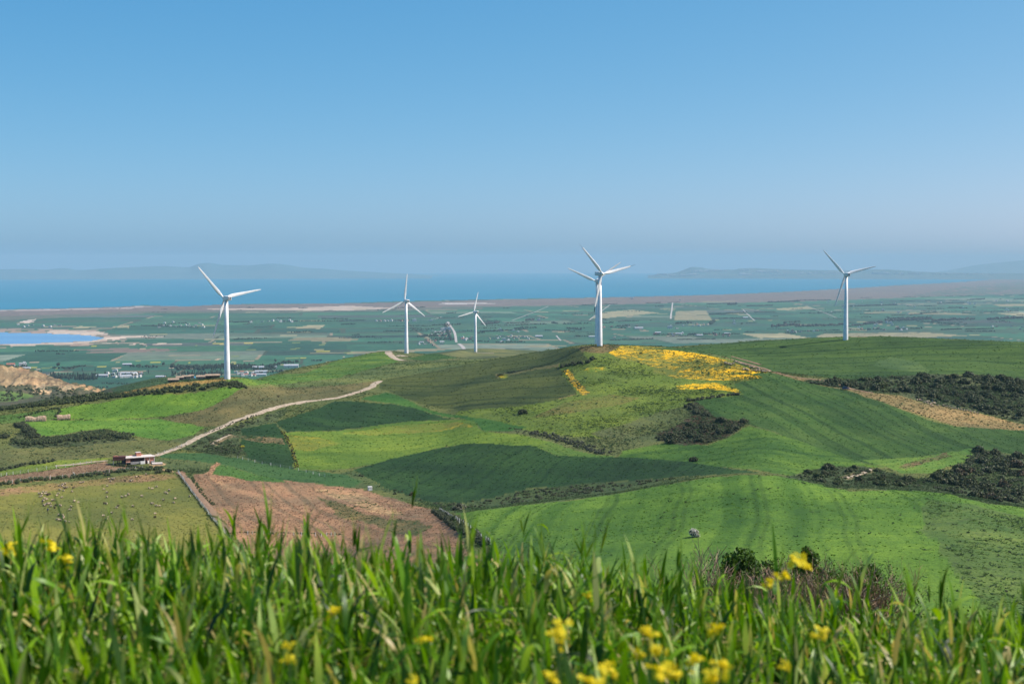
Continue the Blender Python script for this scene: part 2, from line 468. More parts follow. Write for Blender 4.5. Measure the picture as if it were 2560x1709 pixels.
# ---- fields of the hills: outline in the picture, two crop colours, rows (direction across the rows, spacing, strength), flowers, weeds
BR = (.078,.165,.020); BR2 = (.055,.135,.020)
OL = (.105,.125,.040); OL2 = (.075,.100,.034)
DG = (.021,.058,.015); DG2 = (.014,.040,.012)
MG = (.038,.094,.016); MG2 = (.028,.072,.014)
LG = (.110,.165,.024); LG2 = (.075,.140,.022)
SO = (.270,.172,.108); SO2 = (.205,.132,.085)
SC = (.060,.078,.036); SC2 = (.040,.058,.030)
TAN = (.215,.165,.080); TAN2 = (.150,.130,.060)
FIELDS = [
 # name, outline, colA, colB, (ax, ay, spacing, strength), flower, weed
 ("far hill", [(1090,896),(1106,884),(1180,872),(1253,870),(1344,877),(1344,886),(1190,892)], (.075,.10,.042), (.10,.115,.05), None, 0, .1),
 ("t2 flank", [(560,950),(660,937),(760,933),(850,897),(905,886),(971,877),(1004,902),(960,913),(850,944),(700,962),(600,962)], (.050,.125,.022), (.085,.145,.024), (0.3,1,30,.5), 0, .05),
 ("t2 top", [(975,877),(1015,876),(1070,884),(1130,892),(1200,893),(1240,897),(1110,902),(1010,905)], (.075,.095,.038), (.060,.085,.034), None, 0, .15),
 ("t2 crop", [(1018,896),(1085,883),(1150,895),(1060,902)], DG, MG2, None, 0, 0),
 ("olive band", [(850,945),(960,914),(1010,905),(1110,902),(1235,896),(1200,905),(1106,922),(956,948),(944,952),(870,960),(760,967),(620,967),(700,961)], (.095,.125,.042), (.065,.100,.034), (0.2,1,9,.25), 0, .12),
 ("dull field", [(956,950),(1106,923),(1238,897),(1326,881),(1417,867),(1454,873),(1472,900),(1396,911),(1406,941),(1450,983),(1399,999),(1289,1016),(1154,1026),(1051,1009),(949,970)], (.056,.078,.021), (.042,.062,.018), ('L',1000,985,1430,962,7,.7), 0, .0),
 ("dull strip", [(1235,935),(1330,921),(1400,908),(1400,917),(1330,926),(1250,943)], (.13,.12,.05), (.10,.105,.04), None, .02, .1),
 ("dull foot", [(1395,998),(1440,985),(1460,983),(1440,992)], (.17,.13,.06), (.12,.11,.05), None, 0, 0),
 ("flower slope", [(1454,873),(1472,862),(1500,860),(1560,861),(1640,867),(1710,876),(1800,892),(1934,931),(1905,943),(1830,956),(1860,968),(1857,985),(1722,1000),(1735,1040),(1700,1062),(1640,1085),(1520,1098),(1330,1078),(1180,1048),(1130,1040),(1154,1026),(1289,1016),(1399,999),(1450,983),(1406,941),(1396,911),(1472,900)], LG, (.085,.13,.026), None, .16, .30),
 ("slope brown", [(1400,1008),(1530,985),(1600,995),(1560,1010),(1450,1030),(1330,1045)], (.135,.125,.038), (.10,.13,.03), None, .1, .3),
 ("slope foot", [(1640,1085),(1700,1062),(1735,1040),(1722,1010),(1640,1030),(1560,1060),(1480,1085),(1520,1098)], (.075,.098,.044), (.095,.12,.040), None, 0, .30),
 ("summit", [(1440,869),(1491,861),(1545,861),(1560,868),(1530,880),(1500,885),(1455,880)], (.085,.085,.04), (.12,.10,.045), None, .05, .3),
 ("flowers main", [(1522,884),(1550,866),(1600,863),(1660,869),(1720,879),(1800,894),(1880,922),(1932,931),(1890,936),(1850,932),(1760,930),(1700,933),(1640,920),(1590,905),(1540,898)], (.12,.14,.03), (.10,.13,.03), None, .56, .16),
 ("flowers low", [(1640,920),(1700,931),(1800,931),(1890,938),(1905,942),(1840,952),(1760,948),(1690,944),(1640,935)], (.11,.14,.03), (.10,.13,.03), None, .44, .2),
 ("flowers streak", [(1690,962),(1790,955),(1860,976),(1850,982),(1800,975),(1700,972)], LG, LG2, None, .44, .25),
 ("flowers diag", [(1402,926),(1418,922),(1440,945),(1480,980),(1460,986),(1425,955)], (.10,.11,.03), OL2, None, .46, .3),
 ("flowers side", [(1470,918),(1520,914),(1515,926),(1450,929)], LG, LG2, None, .45, .2),
 ("flowers dot", [(1250,938),(1270,933),(1280,940),(1262,945)], LG, LG2, None, .55, .1),
 ("dark crop", [(1832,957),(1905,944),(1883,934),(1934,932),(2011,954),(2084,971),(2136,982),(2249,1022),(2322,1051),(2396,1068),(2560,1073),(2760,1080),(2760,1150),(2560,1140),(2430,1120),(2300,1140),(2213,1164),(2139,1153),(2030,1124),(1956,1087),(1887,1064),(1860,1052),(1795,1043),(1726,1006),(1735,1001),(1857,984)], (.029,.074,.015), (.042,.088,.020), ('L',1850,990,2130,1140,8,.62), 0, 0),
 ("lower crop", [(1876,1064),(1956,1088),(2139,1153),(2213,1166),(2066,1168),(2010,1176),(1971,1188),(1868,1172),(1700,1157),(1540,1150),(1560,1125),(1660,1108),(1780,1112),(1812,1098)], (.034,.090,.016), (.070,.140,.020), ('L',1700,1140,1960,1110,8,.5), .02, .05),
 ("valley crop", [(2161,1150),(2300,1141),(2429,1120),(2418,1153),(2330,1182),(2242,1180),(2213,1165)], (.055,.13,.024), (.090,.16,.028), ('L',2200,1160,2400,1130,7,.4), 0, .05),
 ("furrow", [(2245,1168),(2330,1140),(2365,1130),(2370,1140),(2310,1162),(2262,1172)], (.12,.085,.05), (.07,.12,.03), None, 0, .3),
 ("hill b", [(1600,868),(1700,870),(1810,857),(1956,846),(2117,840),(2213,839),(2359,846),(2560,854),(2760,860),(2760,950),(2560,947),(2410,935),(2340,934),(2249,938),(2139,949),(2066,944),(1934,928),(1800,889),(1710,876)], (.042,.088,.018), (.030,.070,.016), ('L',1800,884,2300,868,15,.75), 0, .04),
 ("hill b pale", [(2225,893),(2300,905),(2320,930),(2250,925),(2180,912)], (.05,.10,.034), (.06,.11,.034), (0.35,1,10,.3), 0, 0),
 ("tan pasture", [(1800,891),(1860,908),(1934,929),(2011,945),(2066,948),(2132,977),(2249,988),(2322,1010),(2443,1032),(2560,1062),(2700,1070),(2700,1085),(2560,1074),(2396,1067),(2249,1021),(2136,981),(2084,970),(2011,953),(1934,932)], TAN, TAN2, (0.2,1,20,.2), 0, .2),
 ("scrub upper", [(2010,953),(2066,947),(2139,950),(2249,938),(2344,934),(2403,940),(2440,950),(2560,985),(2700,1010),(2700,1070),(2560,1060),(2443,1030),(2322,1009),(2249,987),(2132,974),(2084,968)], SC, SC2, None, 0, .5),
 ("scrub top", [(2405,934),(2560,948),(2700,955),(2700,1010),(2560,985),(2440,950)], SC, SC2, None, 0, .6),
 ("scrub lower", [(2429,1120),(2560,1142),(2760,1150),(2760,1300),(2560,1272),(2469,1262),(2359,1240),(2249,1228),(2176,1222),(2066,1218),(1960,1192),(2010,1178),(2066,1167),(2158,1164),(2242,1186),(2286,1200),(2396,1178)], (.058,.085,.034), (.045,.066,.030), None, 0, .5),
 ("dirt path", [(2100,1190),(2170,1172),(2185,1174),(2130,1200)], (.24,.19,.11), SC, None, 0, .4),
 ("gully", [(1640,1082),(1700,1060),(1728,1040),(1722,1010),(1735,1003),(1795,1043),(1876,1057),(1812,1094),(1773,1109),(1700,1113),(1650,1102)], (.045,.058,.030), (.105,.066,.045), None, 0, .55),
 ("weedy strip", [(1226,1052),(1330,1078),(1530,1098),(1640,1084),(1650,1103),(1560,1125),(1540,1140),(1470,1132),(1380,1103),(1315,1088),(1216,1074),(1160,1060)], (.080,.105,.042), (.070,.095,.038), None, .03, .28),
 ("green tongue", [(905,995),(960,981),(996,988),(1055,1017),(1180,1043),(1322,1066),(1282,1075),(1216,1077),(1161,1048),(1048,1022),(971,1008)], (.030,.095,.018), (.038,.105,.020), None, 0, 0),
 ("potato upper", [(685,1054),(760,1030),(840,1003),(880,1001),(971,1009),(1048,1022),(1136,1047),(1033,1051),(850,1077),(714,1080)], DG, DG2, (0.15,1,5,.35), 0, 0),
 ("potato left", [(582,1076),(683,1056),(708,1082),(742,1172),(690,1168),(575,1132),(600,1100)], DG, DG2, (0.2,1,5,.3), 0, 0),
 ("potato gap", [(586,1085),(640,1090),(706,1094),(712,1108),(650,1104),(600,1098)], (.17,.13,.07), DG, None, 0, .55),
 ("light crop", [(708,1081),(850,1078),(1033,1051),(1161,1048),(1209,1076),(1315,1088),(1377,1103),(1472,1134),(1395,1138),(1340,1114),(1180,1108),(1084,1121),(990,1149),(850,1174),(745,1175),(728,1120)], (.100,.165,.022), (.070,.135,.020), ('L',760,1125,1200,1072,14,.35), .08, .06),
 ("light crop yellow", [(850,1084),(1000,1062),(1140,1055),(1180,1068),(1100,1078),(930,1088)], (.14,.15,.03), LG, None, .30, .06),
 ("light crop yellow 2", [(715,1085),(800,1092),(860,1108),(770,1128),(725,1118)], (.12,.15,.025), LG, None, .27, .05),
 ("striped crop", [(1377,1103),(1472,1133),(1545,1140),(1500,1142),(1400,1139),(1345,1114)], (.055,.12,.024), (.075,.135,.026), (0.9,0.4,6,.5), 0, 0),
 ("potato large", [(879,1175),(938,1158),(1084,1122),(1180,1108),(1340,1114),(1395,1139),(1582,1143),(1710,1154),(1835,1171),(1890,1180),(1710,1190),(1546,1204),(1319,1219),(1216,1245),(1161,1256),(1070,1253),(960,1216)], DG, DG2, ('L',1560,1160,1515,1203,2.6,.55), 0, .03),
 ("verge", [(879,1176),(960,1217),(1070,1254),(1161,1257),(1216,1246),(1319,1220),(1546,1205),(1710,1191),(1760,1192),(1535,1236),(1289,1268),(1132,1284),(1070,1262),(1000,1230),(925,1222),(850,1217),(800,1200)], (.060,.095,.032), (.045,.072,.030), None, .05, .4),
 ("right field", [(1132,1283),(1289,1265),(1436,1250),(1535,1235),(1619,1219),(1710,1204),(1773,1193),(1883,1186),(1971,1193),(2066,1215),(2139,1228),(2249,1224),(2359,1232),(2469,1257),(2560,1268),(2760,1300),(3000,1700),(1500,1700),(1360,1500),(1270,1400),(1200,1340)], (.088,.175,.022), (.060,.135,.020), ('L',1645,1230,1598,1400,13,.72), .03, .10),
 ("right rough", [(2330,1250),(2440,1260),(2560,1290),(2760,1330),(2800,1600),(2500,1560),(2400,1450),(2310,1330)], (.090,.145,.035), (.058,.115,.026), ('L',1645,1230,1598,1400,11,.3), .03, .34),
 ("left bright", [(139,1047),(154,1021),(366,986),(615,970),(560,998),(512,1023),(403,1043),(256,1049)], BR, (.110,.205,.026), ('L',420,985,330,1045,10,.35), 0, .03),
 ("left mid", [(55,1054),(90,1050),(256,1049),(395,1047),(512,1067),(487,1087),(421,1100),(322,1087),(256,1072),(128,1087),(88,1087)], (.060,.150,.022), (.085,.175,.026), (0.3,1,12,.35), .03, .05),
 ("left corner", [(0,1038),(70,1030),(150,1021),(140,1047),(60,1052),(-200,1080),(-200,1060)], (.055,.120,.026), (.080,.125,.034), None, .04, .1),
 ("brown olive", [(619,969),(760,966),(860,961),(925,955),(952,952),(934,966),(901,977),(850,992),(700,1014),(600,1048),(549,1064),(512,1066),(400,1046),(512,1023),(560,998)], (.125,.115,.050), (.100,.100,.042), ('L',560,1042,900,972,8,.35), 0, .12),
 ("t1 tan", [(285,986),(350,970),(417,958),(500,950),(560,945),(560,951),(450,964),(380,974),(310,986)], (.24,.175,.060), (.19,.15,.055), None, 0, .05),
 ("left scrub", [(20,1110),(60,1060),(90,1090),(130,1090),(256,1074),(322,1088),(340,1100),(200,1115),(60,1125)], SC, SC2, None, 0, .4),
 ("left grass", [(-200,1140),(0,1120),(200,1116),(345,1100),(421,1100),(487,1088),(530,1072),(490,1098),(440,1120),(380,1140),(280,1145),(146,1152),(0,1180),(-200,1200)], (.100,.110,.046), (.080,.100,.036), None, .02, .15),
 ("yellow strip", [(-200,1200),(0,1177),(146,1153),(282,1142),(260,1152),(135,1173),(0,1190),(-200,1222)], (.145,.185,.030), (.105,.165,.026), None, 0, 0),
 ("soil strip", [(-200,1224),(0,1192),(135,1174),(262,1154),(286,1164),(364,1168),(256,1182),(110,1200),(0,1212),(-200,1236)], SO, SO2, (0.2,1,4,.2), 0, .05),
 ("pasture", [(-250,1260),(0,1226),(146,1211),(293,1189),(439,1182),(465,1215),(531,1299),(571,1340),(640,1440),(700,1600),(-300,1600)], (.135,.150,.036), (.110,.125,.034), None, 0, .08),
 ("pasture bare", [(0,1222),(146,1207),(293,1191),(434,1184),(448,1194),(400,1200),(280,1208),(150,1222),(0,1240)], (.21,.145,.085), (.15,.135,.05), None, 0, .12),
 ("ploughed", [(478,1185),(512,1184),(690,1200),(850,1216),(923,1226),(1033,1259),(1088,1278),(1150,1333),(1200,1420),(1260,1600),(720,1600),(640,1420),(571,1318),(541,1270)], SO, SO2, ('L',760,1228,1010,1330,4.5,.5), 0, .05),
 ("ploughed pale", [(520,1190),(580,1215),(640,1235),(700,1262),(640,1250),(560,1222)], (.37,.27,.15), SO, None, 0, .05),
 ("ploughed pale 2", [(770,1222),(830,1220),(900,1232),(960,1262),(1010,1290),(960,1290),(900,1262),(830,1240)], (.36,.26,.15), SO, (0.6,0.8,5,.3), 0, .45),
 ("ploughed weeds", [(790,1240),(880,1265),(960,1300),(1040,1300),(1075,1320),(1040,1340),(940,1320),(860,1290)], (.17,.135,.065), (.10,.105,.045), ('L',760,1228,1010,1330,4.5,.5), 0, .42),
 ("small crop", [(520,1182),(556,1161),(700,1201),(714,1209),(620,1199)], (.055,.125,.026), (.040,.10,.024), None, .05, .05),
 ("dark strip", [(392,1134),(512,1132),(622,1150),(740,1173),(860,1188),(900,1205),(870,1217),(696,1200),(549,1158),(399,1144)], (.028,.076,.026), (.034,.085,.028), (0.2,1,5,.3), 0, .03),
 ("farm grass", [(385,1145),(549,1158),(505,1183),(470,1183),(440,1178),(410,1168),(380,1160)], (.075,.105,.040), (.055,.085,.034), None, .04, .35),
 ("road verge", [(440,1122),(490,1098),(600,1062),(680,1030),(720,1020),(686,1053),(600,1072),(590,1100),(620,1140),(560,1140),(500,1130)], (.075,.100,.042), (.055,.080,.034), None, .05, .4),
 ("cutting", [(525,1106),(560,1083),(590,1090),(560,1098),(540,1114)], (.30,.22,.13), SC, None, 0, .3),
 ("farm track", [(437,1178),(450,1177),(480,1200),(520,1240),(560,1290),(585,1330),(571,1332),(545,1300),(505,1250),(468,1205)], (.26,.165,.105), (.22,.14,.09), None, 0, .05),
 ("farm track 2", [(505,1184),(545,1154),(552,1158),(522,1185)], (.26,.165,.10), SO, None, 0, .05),
 ("farm yard", [(372,1161),(414,1156),(418,1160),(395,1168),(430,1178),(425,1182),(385,1170)], (.34,.26,.16), (.28,.20,.12), None, 0, .05),
 # far left, beyond the hedge
 ("bluff slope", [(-200,965),(0,962),(60,960),(150,966),(240,975),(290,985),(260,992),(150,985),(60,982),(0,982),(-200,990)], (.060,.075,.040), (.10,.085,.055), None, 0, .6),
 ("bluff face", [(-200,928),(0,929),(60,931),(110,938),(190,944),(230,957),(150,966),(60,960),(0,962),(-200,966)], (.22,.14,.085), (.10,.08,.06), None, 0, .38),
 ("bluff cap", [(-200,900),(0,914),(40,917),(75,924),(115,934),(190,944),(110,939),(60,932),(0,930),(-200,930)], (.29,.19,.115), (.20,.135,.085), None, 0, .16),
 ("outcrop", [(138,974),(160,966),(188,961),(190,972),(165,978)], (.44,.32,.20), (.30,.23,.15), None, 0, .15),
 ("outcrop", [(80,974),(100,973),(126,977),(122,983),(85,981)], (.55,.40,.25), (.42,.31,.20), None, 0, .1),
 ("outcrop", [(0,955),(30,952),(64,956),(60,960),(0,961)], (.34,.26,.18), (.26,.20,.14), None, 0, .2),
 ("outcrop", [(85,960),(113,957),(112,967),(95,969)], (.34,.27,.19), (.26,.21,.15), None, 0, .2),
 ("shoulder", [(262,984),(300,965),(360,950),(417,941),(470,938),(540,946),(420,958),(350,971),(290,984)], (.030,.062,.024), (.036,.075,.028), None, 0, .25),
 ("far green", [(-200,985),(0,978),(60,982),(90,990),(40,1003),(0,1004),(-200,1010)], (.075,.135,.034), (.06,.115,.03), None, .03, 0),
 ("far scrub", [(-200,1010),(0,1004),(60,998),(150,980),(280,975),(300,985),(150,1000),(0,1024),(-200,1040)], (.085,.078,.052), (.05,.062,.036), None, 0, .5),
]
def _paint():
    X = GX.ravel(); Y = GY.ravel(); D = GD.ravel()
    wx = X + 0.9*fbm(X/4.0, Y/4.0, 3, 31) + 2.0*fbm(X/22, Y/22, 2, 35); wy = Y + 1.2*fbm(X/4.0, Y/4.0, 3, 41) + 2.5*fbm(X/22, Y/22, 2, 45)
    n = len(X)
    cA = np.tile(np.array(OL), (n, 1)); cB = np.tile(np.array(OL2), (n, 1))
    fx = np.zeros((n, 4)); fx[:, 3] = 0.2
    far = D > 1250
    cA[far] = (.060,.075,.035); cB[far] = (.045,.062,.034); fx[far, 3] = .35
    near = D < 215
    cA[near] = (.05,.09,.02); cB[near] = (.07,.09,.03); cA[D < 14] = (.020,.024,.010); cB[D < 14] = (.030,.024,.014)  # soil under the barley darkened for the shade between the stems
    for name, pts, a, b, rows, fl, wd in FIELDS:
        P = hill_poly(pts)
        if len(P) < 3: continue
        k = in_poly(wx, wy, P)
        if name == "flower slope" or name in ("right field",):
            k &= D < 1000
        cA[k] = a; cB[k] = b
        fx[k, 2] = np.clip(fl + (0.34*fbm(X[k]/26, Y[k]/26, 4, 57) if fl > .2 else 0), 0, 1); fx[k, 3] = wd
        if rows:
            if rows[0] == 'L':
                g0 = near_crest(rows[1], rows[2]); g1 = near_crest(rows[3], rows[4]); sp, st = rows[5], rows[6]
                ax, ay = -(g1[1]-g0[1]), g1[0]-g0[0]
            else: ax, ay, sp, st = rows
            L = math.hypot(ax, ay)
            fx[k, 0] = ((X[k]*ax + Y[k]*ay)/L + 4*fbm(X[k]/60, Y[k]/60, 2, 51))/sp; fx[k, 1] = st
        else: fx[k, 1] = 0
    # bare rock where the slopes beyond the hedge are steep
    gz = np.gradient(GZ, axis=0)/np.maximum(np.gradient(GD, axis=0), 1e-6)
    st = np.clip((gz.ravel() - 0.20)/0.18, 0, 1)*(D > 1400)*(X < -330)
    rk = np.array((.36,.26,.16)); rk2 = np.array((.22,.16,.10))
    cA = cA*(1-st[:,None]) + rk*st[:,None]; cB = cB*(1-st[:,None]) + rk2*st[:,None]
    fx[:,3] *= (1-0.7*st)
    # fluted faces and ledges of the bluff: relief shading put into the colour
    flu = (D > 1650)*(X < -330); cA *= (1+flu*(0.55*fbm(np.arctan2(X, Y)*900, D/60, 3, 63)+.3*fbm(X/9, GZ.ravel()/2.2, 2, 67)))[:,None]; cA = np.clip(cA, .01, .8)
    return cA, cB, fx

m_hill, _nt, _b = new_mat("field crops")
def _hill_shader(nt, b):
    at = lambda s: nd(nt, "ShaderNodeAttribute", attribute_name=s)
    a, bb, f = at("cA"), at("cB"), at("fx")
    sp = nd(nt, "ShaderNodeSeparateColor"); nt.links.new(f.outputs["Color"], sp.inputs[0])
    geo = nd(nt, "ShaderNodeNewGeometry"); pos = geo.outputs["Position"]
    n1 = noise(nt, pos, 0.035, 5, 0.6); n2 = noise(nt, pos, 0.30, 6, 0.68)
    mixn = mathn(nt, 'ADD', mathn(nt, 'MULTIPLY', n1, 0.55), mathn(nt, 'MULTIPLY', n2, 0.45))
    base = mixc(nt, maprange(nt, mixn, 0.41, 0.59), a.outputs["Color"], bb.outputs["Color"])
    # thin and thick stands of the crop
    n0 = noise(nt, pos, 0.016, 4, 0.6)
    base = mixc(nt, maprange(nt, n0, 0.38, 0.62), mixc(nt, 1.0, base, (.74,.80,.82), 'MULTIPLY'), mixc(nt, 1.0, base, (1.30,1.18,1.10), 'MULTIPLY'))
    # fine leaf-scale light and dark of the crop itself
    n3 = noise(nt, pos, 1.6, 4, 0.7)
    base = mixc(nt, maprange(nt, n3, 0.34, 0.66), mixc(nt, 1.0, base, (.72,.76,.72), 'MULTIPLY'), mixc(nt, 1.0, base, (1.22,1.2,1.2), 'MULTIPLY'))
    # sowing rows and tramlines
    r = noise(nt, sp.outputs[0], 1.0, 2.5, 0.6, '1D')
    rf = mathn(nt, 'MULTIPLY', maprange(nt, r, 0.46, 0.66), sp.outputs[1])
    base = mixc(nt, rf, base, mixc(nt, 1.0, base, (.36,.52,.55), 'MULTIPLY'))
    fr = mathn(nt, 'FRACT', mathn(nt, 'MULTIPLY', sp.outputs[0], 0.62)); fd = mathn(nt, 'ABSOLUTE', mathn(nt, 'SUBTRACT', fr, 0.5))
    tl = mathn(nt, 'MULTIPLY', maprange(nt, mathn(nt, 'ABSOLUTE', mathn(nt, 'SUBTRACT', fd, 0.06)), 0.012, 0.045, 1.0, 0.0), mathn(nt, 'MULTIPLY', sp.outputs[1], mathn(nt, 'GREATER_THAN', sp.outputs[1], 0.6)))
    base = mixc(nt, mathn(nt, 'MULTIPLY', tl, 0.6), base, mixc(nt, 1.0, base, (.45,.50,.55), 'MULTIPLY'))
    # weeds
    nw = noise(nt, pos, 0.42, 4, 0.65)
    wv = mathn(nt, 'ADD', nw, mathn(nt, 'MULTIPLY', mathn(nt, 'SUBTRACT', f.outputs["Alpha"], 0.5), 0.42))
    base = mixc(nt, mathn(nt, 'MULTIPLY', maprange(nt, wv, 0.49, 0.58), 0.62), base, (.030,.048,.024))
    # flowers
    mp = nd(nt, "ShaderNodeMapping"); mp.inputs["Scale"].default_value = (0.22, 0.34, 0.3); nt.links.new(pos, mp.inputs[0])
    nf = noise(nt, mp.outputs[0], 1.0, 9, 0.78)
    fv = mathn(nt, 'ADD', nf, mathn(nt, 'MULTIPLY', mathn(nt, 'SUBTRACT', sp.outputs[2], 0.5), 0.55))
    fl = mathn(nt, 'MULTIPLY', maprange(nt, fv, 0.43, 0.66), mathn(nt, 'GREATER_THAN', sp.outputs[2], 0.005))
    base = mixc(nt, fl, base, mixc(nt, maprange(nt, n3, .35, .65), (.64,.35,.004), (.71,.455,.008)))
    base = mixc(nt, 1.0, base, (1.14,1.07,.94), 'MULTIPLY')
    nt.links.new(base, b.inputs["Base Color"])
    b.inputs["Roughness"].default_value = 0.85; b.inputs["Specular IOR Level"].default_value = 0.12
    bump(nt, mathn(nt, 'ADD', n2, mathn(nt, 'MULTIPLY', n3, 0.5)), 0.55, 0.9, b)
_hill_shader(_nt, _b)

def grid_faces(nr, nc):
    i = np.arange(nr*nc).reshape(nr, nc)
    return np.stack([i[:-1,:-1], i[:-1,1:], i[1:,1:], i[1:,:-1]], -1).reshape(-1, 4)

def set_attr(me, name, arr):
    if arr.shape[1] == 3: arr = np.concatenate([arr, np.ones((len(arr), 1))], 1)
    at = me.attributes.new(name, 'FLOAT_COLOR', 'POINT'); at.data.foreach_set("color", arr.astype(np.float32).ravel())

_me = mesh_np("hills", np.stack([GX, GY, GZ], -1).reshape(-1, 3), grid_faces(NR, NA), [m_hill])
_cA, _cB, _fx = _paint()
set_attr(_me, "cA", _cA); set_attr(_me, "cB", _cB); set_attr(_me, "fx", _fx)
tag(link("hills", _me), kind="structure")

# ------------------------------------------------------------------ the plain, one sheet from the foot of the hills to the coast
COAST = [(-900,800),(-300,784),(0,773),(220,768.5),(300,766),(366,761.5),(380,763),(470,765),(549,760),(700,758.5),(860,757),(1000,752),(1216,747.5),(1400,744.5),(1582,741),(1710,738),(1800,735.5),(1883,732),(1980,728),(2066,723),(2160,718),(2249,712),(2330,708),(2395,704.5),(2450,700.5),(2487,697.3),(2487,696.2),(2470,695),(2432,693.6),(2380,692.5),(2286,691),(2160,690.2),(2030,689.5),(1900,689.3),(1640,690),(1600,681.2),(-900,681.2)]
def plain_poly(pts, dens=3):
    P = []
    for k in range(len(pts)):
        a, b = pts[k], pts[(k+1) % len(pts)]
        for j in range(dens):
            u = j/dens; x, y, _ = plain_at(a[0]+(b[0]-a[0])*u, a[1]+(b[1]-a[1])*u); P.append((float(x), float(y)))
    return np.array(P)
_rowsy = np.concatenate([np.arange(1062, 790, -2.0), np.arange(790, 700, -1.3), np.arange(700, 686.5, -0.8)])
PT = px_dir(1280, _rowsy)[1]; PD = plain_dist(PT)
PX = PD[:,None]*np.sin(AZ)[None]; PY = PD[:,None]*np.cos(AZ)[None]
PZ = np.repeat(drop(PD)[:,None], NA, 1) + 1.2*fbm(PX/600, PY/600, 3, 71)*np.clip((9000-PD[:,None])/4000, 0, 1)
_sea = in_poly(PX.ravel(), PY.ravel(), plain_poly(COAST, 6)).reshape(PX.shape)
LAGOON = [(-500,826),(0,830),(90,832),(170,834),(230,838),(252,842),(262,844),(235,850),(150,855),(60,858),(0,859),(-500,866)]
_lag = in_poly(PX.ravel(), PY.ravel(), plain_poly(LAGOON, 4)).reshape(PX.shape)
PZ = PZ - np.where(_sea, 30.0, 0) - np.where(_lag, 4.0, 0)

